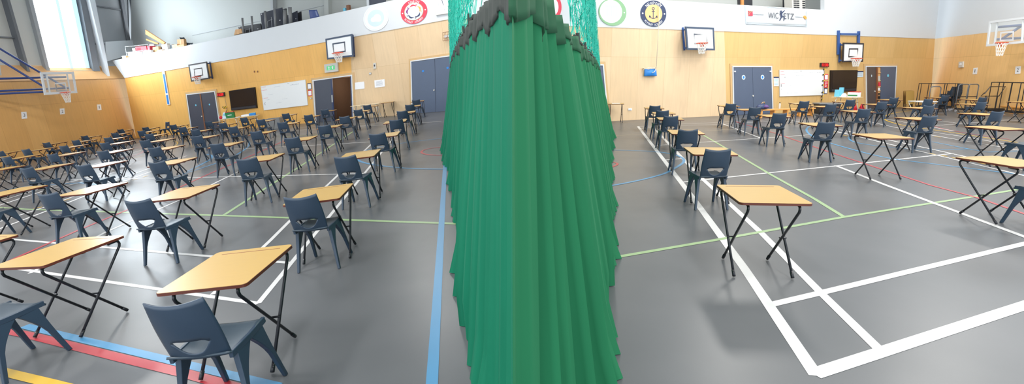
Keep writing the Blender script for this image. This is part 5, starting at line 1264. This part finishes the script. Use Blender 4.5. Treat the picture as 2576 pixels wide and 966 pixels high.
part(t, 'wire_frame', M['steel_light'], lambda b: ([b.tube([g(u, 0, 0), g(u, 1, 0), g(u, 1, -.6), g(u, 0, -.6)], .014, 6) for u in (0, 1)], [b.tube([g(0, v, 0), g(1, v, 0)], .012, 6) for v in (.02, .5, .98)], [b.tube([g(u / 10, 0, 0), g(u / 10, .5, 0)], .006, 5) for u in range(11)]))
for i, (u0, u1, v0, v1, d) in enumerate(((.02, .32, .0, .48, .05), (.34, .64, .0, .46, .05), (.66, .78, .02, .4, .08))): part(t, 'white_basket', M['pale_grey'], lambda b: b.gbox(g, u0, v0, u1, v1, -.5, -d), bevel=.01)
for i, (u0, u1, v0, v1, m) in enumerate(((.36, .6, .5, .9, 'red'), (.61, .85, .45, .88, 'red'), (.86, .97, .4, .85, 'logo_red'), (.22, .35, .52, .8, 'pale_grey'), (.40, .58, .55, .8, 'logo_red'))): part(t, 'crate', M[m], lambda b: b.gbox(g, u0, v0, u1, v1, -.5, -.12 + .03 * (i % 2)), bevel=.01)
t = thing('timber_planks', 'long timber planks leaning above the gallery clutter', 'plank', WF.P(415, 110, -1.15))
part(t, 'plank', M['timber'], lambda b: b.gbox(quad(WF, [(365.7, 75), (415, 107), (411, 112), (366, 86)], -1.15), 0, 0, 1, 1, -.08, 0))
part(t, 'plank', M['timber'], lambda b: b.gbox(quad(WF, [(367, 97.5), (398, 108.5), (396, 112), (367.5, 101)], -1.15), 0, 0, 1, 1, -.06, 0))
t = thing('gym_bowl', 'small brown bowl beside the tan carton on the gallery', 'bowl', WF.P(402, 129, -.55)); upL = FL_.M.to_3x3() @ Vector((0, 0, 1))
R_ = Matrix.Translation(WF.P(402.5, 128, -.55)); part(t, 'bowl_body', M['door_edge'], lambda b: b.lathe([(.1, 0), (.18, .06), (.2, .14), (.16, .2), (.02, .22)], R_, n=18), smooth=True)
# single dark chair on the gallery
o = new_chair(); p = WF.p(473, 114, -.95); put(o, FL_, p.x, p.y, p.z - .34, FL_.yaw(473, 300) - 1.9); tag(o, 'dark grey plastic chair standing sideways up on the gallery', 'chair')
# table tennis tables and posts
def tt(c, off, dep, label, m='dark_navy'):
    g = gal(c, off); t = thing('folded_games_table', label, 'table', g(.5, 0, -dep / 2), 'folded tables on the gallery')
    part(t, 'table_half', M[m], lambda b: b.gbox(g, 0, 0, 1, 1, -.05, 0), bevel=.006); part(t, 'rear_half', M['dark'], lambda b: b.gbox(g, .06, 0, 1, .97, -dep, -dep + .05), bevel=.006)
    part(t, 'fixing', M['paper'], lambda b: disc_on(b, g, .06, .93, .025, .03, 0, .01, 12)); part(t, 'fixing', M['paper'], lambda b: disc_on(b, g, .85, .3, .03, .03, 0, .01, 12))
    part(t, 'leg_frame', M['steel_light'], lambda b: (b.tube([g(.3, .05, .05), g(.32, .4, .05), g(.55, .45, .05)], .014, 6), b.tube([g(.5, 0, .06), g(.52, .6, .06)], .014, 6)))
tt([(599.4, 67.5), (655, 59), (658, 76), (602, 86)], .6, .3, 'low dark folded table behind the two thin grey posts', 'dark')
tt([(654.5, 33.6), (709, 18.8), (714, 62), (659.5, 74)], .5, .35, 'large upright folded navy table on the gallery')
tt([(720, 40), (747, 27), (749, 54), (722.5, 61)], .6, .35, 'small folded navy table right of the thick grey posts')
for i, (x0, y0, x1, y1, r, lb) in enumerate(((609.5, 46.6, 612.5, 84, .05, 'thin grey post farthest left on the gallery'), (633, 42, 636, 79, .05, 'thin grey post second from left on the gallery'), (666.5, 29, 670.5, 73, .06, 'grey post at the left side of the big navy table'), (690.5, 23, 694, 67, .06, 'grey post at the right side of the big navy table'), (716.5, 26, 717.5, 63, .09, 'thick grey post between the two navy tables, left one'), (729, 19.5, 731.5, 59, .09, 'thick grey post right of its twin on the gallery'))):
    a, b_ = WF.P(x1, y1, -.25), WF.P(x0, y0, -.25); t = thing('grey_post', lb, 'post', a, 'grey posts on the gallery')
    part(t, 'post_tube', M['grey'], lambda b: b.tube([a, b_], r, 14), smooth=True); part(t, 'post_cap', M['steel'], lambda b: b.tube([b_, b_ + (b_ - a).normalized() * .03], r * 1.06, 14))
g = gal([(776, 25.5), (797, 24.2), (802, 42), (780, 48)], .4); t = thing('office_chair', 'blue chair back showing above the gallery edge', 'chair', g(.5, 0, -.1))
part(t, 'backrest', M['navy_steel'], lambda b: b.grid(lambda u, v: g(u - .08 * v * (u > .8), v, -.08 * math.cos((u - .5) * 2.4)), 12, 6), smooth=True, solid=.04)
part(t, 'seat', M['navy_steel'], lambda b: b.gbox(g, .05, -.3, .95, -.18, -.6, -.1), bevel=.02)
part(t, 'back_stem', M['steel'], lambda b: b.gbox(g, .42, -.2, .58, .3, -.16, -.11))
g = gal([(863, 12), (882, 8), (884, 26), (865, 30)], 2.2); t = thing('gallery_clutter', 'small brown and blue items before the dark gallery doorway', 'clutter', g(.5, 0, 0))
part(t, 'brown_tin', M['door_edge'], lambda b: b.gbox(g, .5, 0, .85, .8, -.1, .1), bevel=.02); part(t, 'blue_jar', M['sky_blue'], lambda b: b.gbox(g, .05, 0, .35, .5, -.1, .1), bevel=.02)
# storage unit with vents at the right gallery opening
g = gal([(1991, -20), (2025, -20), (2026, 26), (1993, 24)], .5, WR); t = thing('drawer_unit', 'pale drawer unit with dark vents in the right gallery opening', 'cabinet', g(.5, 0, -.2))
part(t, 'unit_body', M['pale_grey'], lambda b: b.gbox(g, 0, 0, 1, 1, -.4, 0)); part(t, 'vent', M['dark'], lambda b: [b.gbox(g, u, v, u + .2, v + .07, 0, .01) for u in (.12, .34, .78) for v in (.1, .22, .34, .46, .58, .70, .82)])
# ================================================================ the green dividing curtain and its nets
def lerp_tab(tab, u):
    for a, b in zip(tab, tab[1:]):
        if u <= b[0]:
            k = (u - a[0]) / (b[0] - a[0]) if b[0] > a[0] else 0
            return tuple(x + (y - x) * k for x, y in zip(a[1:], b[1:]))
    return tab[-1][1:]
class Drape:
    def __init__(s, F, tab, folds, amp, seed):
        s.F, s.tab, s.folds, s.amp = F, tab, folds, amp; r = random.Random(seed)
        s.ph = [(r.uniform(.6, 1.4), r.uniform(0, 6.28)) for _ in range(6)]
        # arc length along the floor so that folds are spaced in metres
        N = 200; pts = [s.base(i / N)[0] for i in range(N + 1)]; s.cum = [0]
        for a, b in zip(pts, pts[1:]): s.cum.append(s.cum[-1] + (b - a).length)
        s.L = s.cum[-1]; s.N = N
    def base(s, u):
        tx, ty, bx, by = lerp_tab(s.tab, u); b = s.F.fl(bx, by, 0); d = s.F.ray(tx, ty)
        t = b.y / d.y; top = Vector((0, 0, s.F.H)) + d * t
        return b, top
    def uu(s, m):     # metres -> u
        for i in range(s.N):
            if s.cum[i + 1] >= m: return (i + (m - s.cum[i]) / max(1e-9, s.cum[i + 1] - s.cum[i])) / s.N
        return 1.0
    def fold(s, m, v):
        k = 2 * PI / s.folds
        q = k * m + .9 * math.sin(k * m * .37 + s.ph[0][1]) + .25 * v; w = math.sin(q + .55 * math.sin(q)) + .45 * math.sin(k * 2.3 * m + s.ph[1][1] + .6 * v) + .35 * math.sin(k * .43 * m + s.ph[2][1] - .8 * v)
        w += .22 * math.sin(k * 5.1 * m + s.ph[4][1] + 1.5 * v)
        return w * min(1, (s.L - m) / .35 + .15) * s.amp * (.55 + .45 * (1 - v) + .25 * math.sin(2.2 * k * .2 * m))
    def pt(s, m, v, up_extra=0.0, push=0.0, fs=1.0):
        u = s.uu(min(s.L, max(0, m))); b, t = s.base(u); u2 = s.uu(min(s.L, m + .05)); b2 = s.base(u2)[0]; d = (b2 - b)
        if d.length < 1e-6: d = b - s.base(s.uu(max(0, m - .05)))[0]
        n = Vector((d.y, -d.x, 0)).normalized()
        p = b.lerp(t, v); sc = b.lerp(t, v)
        hem = .05 * max(0, .14 - v) / .14
        p = p + n * (s.fold(m, v) * fs + push + hem * math.sin(m * 3.1 + s.ph[3][1])) + Vector((0, 0, up_extra))
        p.z = max(p.z, .005)
        return s.F.w(p)
LT = [(0, 1136, 166, 1124, 308), (.06, 1139, 152, 1120, 350), (.14, 1145, 138, 1117, 392), (.22, 1152, 122, 1138, 445), (.32, 1163, 104, 1152, 540), (.44, 1180, 80, 1170, 640), (.56, 1198, 52, 1167, 750), (.66, 1212, 32, 1168, 850), (.78, 1234, 6, 1214, 968), (.89, 1266, -25, 1262, 1110), (1, 1302, -58, 1306, 1330)]
RT = [(0, 1506, 176, 1527, 306), (.08, 1503, 166, 1541, 348), (.2, 1494, 152, 1530, 420), (.33, 1474, 136, 1536, 540), (.46, 1446, 108, 1534, 655), (.58, 1418, 78, 1520, 800), (.68, 1388, 52, 1518, 965), (.79, 1355, 14, 1485, 1120), (.9, 1340, -25, 1412, 1320), (1, 1287, -60, 1290, 1560)]
DL = Drape(FL_, LT, .25, .046, 4); DR = Drape(FR_, RT, .23, .05, 9)
def curtain(D, m, hem_m, label, nm=700, nv=22, hv=.945, sgn=1):
    t = thing('dividing_curtain', label, 'curtain', D.F.w(D.base(.5)[0]))
    mb = MB(); mb.grid(lambda a, v: D.pt(a * D.L, v), nm, nv); mb.build('curtain_cloth', m, t, world=True, smooth=True)
    mb = MB(); mb.grid(lambda a, v: D.pt(a * D.L, hv + (1.004 - hv) * v + .014 * (1 - v) * math.sin(a * D.L * 7.3) + .012 * (1 - v) * math.sin(a * D.L * 17)), nm, 4); mb.build('top_hem', hem_m, t, world=True, smooth=True, solid=.018)
    return t
curtain(DL, M['curtain_l'], M['hem'], 'left sheet of the green dividing curtain with grey top hem', sgn=-1)
curtain(DR, M['curtain_r'], M['hem_green'], 'right sheet of the green dividing curtain with dark green top hem', sgn=-1)

def netting(D, m0, m1, hgt, cell, label, gather, seed, th=.007, lean=0):
    r = random.Random(seed); t = thing('divider_net', label, 'net', D.F.w(D.base(D.uu(m0))[1]))
    nu = int((m1 - m0) / cell * 1.0); nv = int(hgt / (cell * 1.35)); P = {}
    for j in range(nv + 1):
        for i in range(nu + 1):
            m = m0 + (m1 - m0) * i / nu; q = j / nv
            u = D.uu(m); b, top = D.base(u); b2 = D.base(D.uu(min(D.L, m + .05)))[0]; d = b2 - b; n = Vector((d.y, -d.x, 0)).normalized()
            off = gather * (math.sin(m * 11 + q) + .6 * math.sin(m * 23.7 + 2 * q)) * (.4 + .6 * q) + r.uniform(-.012, .012)
            p = top + n * off + Vector((r.uniform(-.01, .01) + lean * hgt * q, r.uniform(-.03, .03), hgt * q + .075))
            P[i, j] = D.F.w(p)
    mb = MB()
    for j in range(nv):
        for i in range(nu + 1):
            mb.tube([P[i, j], P[i, j + 1]], th, 3, False)
            if i < nu and (i + j) % 2 == 0: mb.tube([P[i, j], P[i + 1, j + 1 if j % 3 else j]], th, 3, False)
    mb.build('mesh_cords', M['net'], t, world=True)
    mb = MB(); mb.tube([D.F.w(D.base(D.uu(m0 + (m1 - m0) * i / 60))[1] + Vector((0, 0, .055))) for i in range(61)], .014, 6); mb.build('bottom_rope', M['hem'], t, world=True)
    for i in range(14):
        m = m0 + (m1 - m0) * (i + .5) / 14; p = D.F.w(D.base(D.uu(m))[1])
        mb = MB(); mb.tube([p + Vector((0, 0, .03)), p + Vector((0, 0, .13))], .02, 8); mb.build('tie', M['hem'], t, world=True)
    return t
netting(DL, 0, DL.L * .86, 3.2, .08, 'teal net hanging above the left curtain sheet', .10, 5, .0034, .13)
netting(DR, 0, DR.L * .82, 3.2, .08, 'teal net hanging above the right curtain sheet', .10, 6, .0034, -.13)

# ================================================================ light
W = bpy.data.worlds.new('hall_world'); bpy.context.scene.world = W; W.use_nodes = True
bg = W.node_tree.nodes['Background']; bg.inputs[0].default_value = (0.88, 0.95, 1.0, 1); bg.inputs[1].default_value = 1.9
LK = 0.72
def area(name, loc, rot, sx, sy, power, col=(1, .97, .93)):
    l = bpy.data.lights.new(name, 'AREA'); l.shape = 'RECTANGLE'; l.size = sx; l.size_y = sy; l.energy = power; l.color = col
    o = bpy.data.objects.new(name, l); C.objects.link(o); o.location = loc; o.rotation_euler = rot
for x, y, p, c in ((-14, 9, 420, (.97, .98, 1)), (-7, 11, 420, (.97, .98, 1)), (-7, 3, 520, (1, .98, .95)), (-1, 1, 420, (1, .98, .95)), (-14, 2, 420, (1, .98, .95)),
                   (5, 2, 420, (1, .97, .93)), (9, 10, 560, (1, .97, .92)), (15, 10, 620, (1, .97, .92)), (12, 3, 520, (1, .97, .92)), (2, 10.5, 260, (1, .97, .92)), (-14, 18, 540, (1, .98, .95)), (-4, 22, 420, (1, .98, .95)), (4, 21, 330, (1, .97, .92)), (10, 19, 640, (1, .97, .92)), (17, 17, 860, (1, .97, .92)), (17, 10, 320, (1, .97, .92))):
    area('hall_lamp', (x, y, 8.6), (0, 0, 0), 1.2, 3.0, p * LK, c)  # unseen ceiling lamps; far rows and tints added to brighten the walls
mb = MB(); mb.box((-2, 19, 9.05), (66, 46, .3)); struct(mb.build('ceiling', mat('ceiling_grey', srgb(150, 152, 155), .7, noise=.05), world=True))
q = gd2(.7, .8, -1.6); l = bpy.data.lights.new('corridor_fill', 'POINT'); l.energy = 60; l.color = (1, .85, .7); l.shadow_soft_size = .2  # unseen light added to lift the dark corridor
o = bpy.data.objects.new('corridor_fill', l); C.objects.link(o); o.location = q
# daylight through the tall window
wp = WL.P(200, 60, -.3); dn = WL.N()
area('window_light', wp + dn * .7, dn.to_track_quat('-Z', 'Y').to_euler(), 3.0, 5.0, 260, (.85, .93, 1))

# ================================================================ camera
cam = bpy.data.cameras.new('camera'); co = bpy.data.objects.new('camera', cam); C.objects.link(co)
X, Y, Z = cam2world(Vector((1, 0, 0))), cam2world(Vector((0, -1, 0))), cam2world(Vector((0, 0, -1)))
R = Matrix((X, Y, Z)).transposed().to_4x4(); co.matrix_world = Matrix.Translation(CAMPOS) @ R
cam.sensor_fit = 'HORIZONTAL'; cam.sensor_width = 36; cam.lens = 36 * FPX / 2576; cam.clip_start = .05; cam.clip_end = 200
S = bpy.context.scene; S.camera = co
S.view_settings.view_transform = 'Standard'; S.view_settings.look = 'None'; S.view_settings.gamma = 1; S.view_settings.exposure = 0.5
S.view_settings.use_curve_mapping = False
S.cycles.use_denoising = True; S.cycles.max_bounces = 6; S.cycles.diffuse_bounces = 3; S.cycles.glossy_bounces = 3; S.cycles.transparent_max_bounces = 12; S.cycles.sample_clamp_indirect = 6
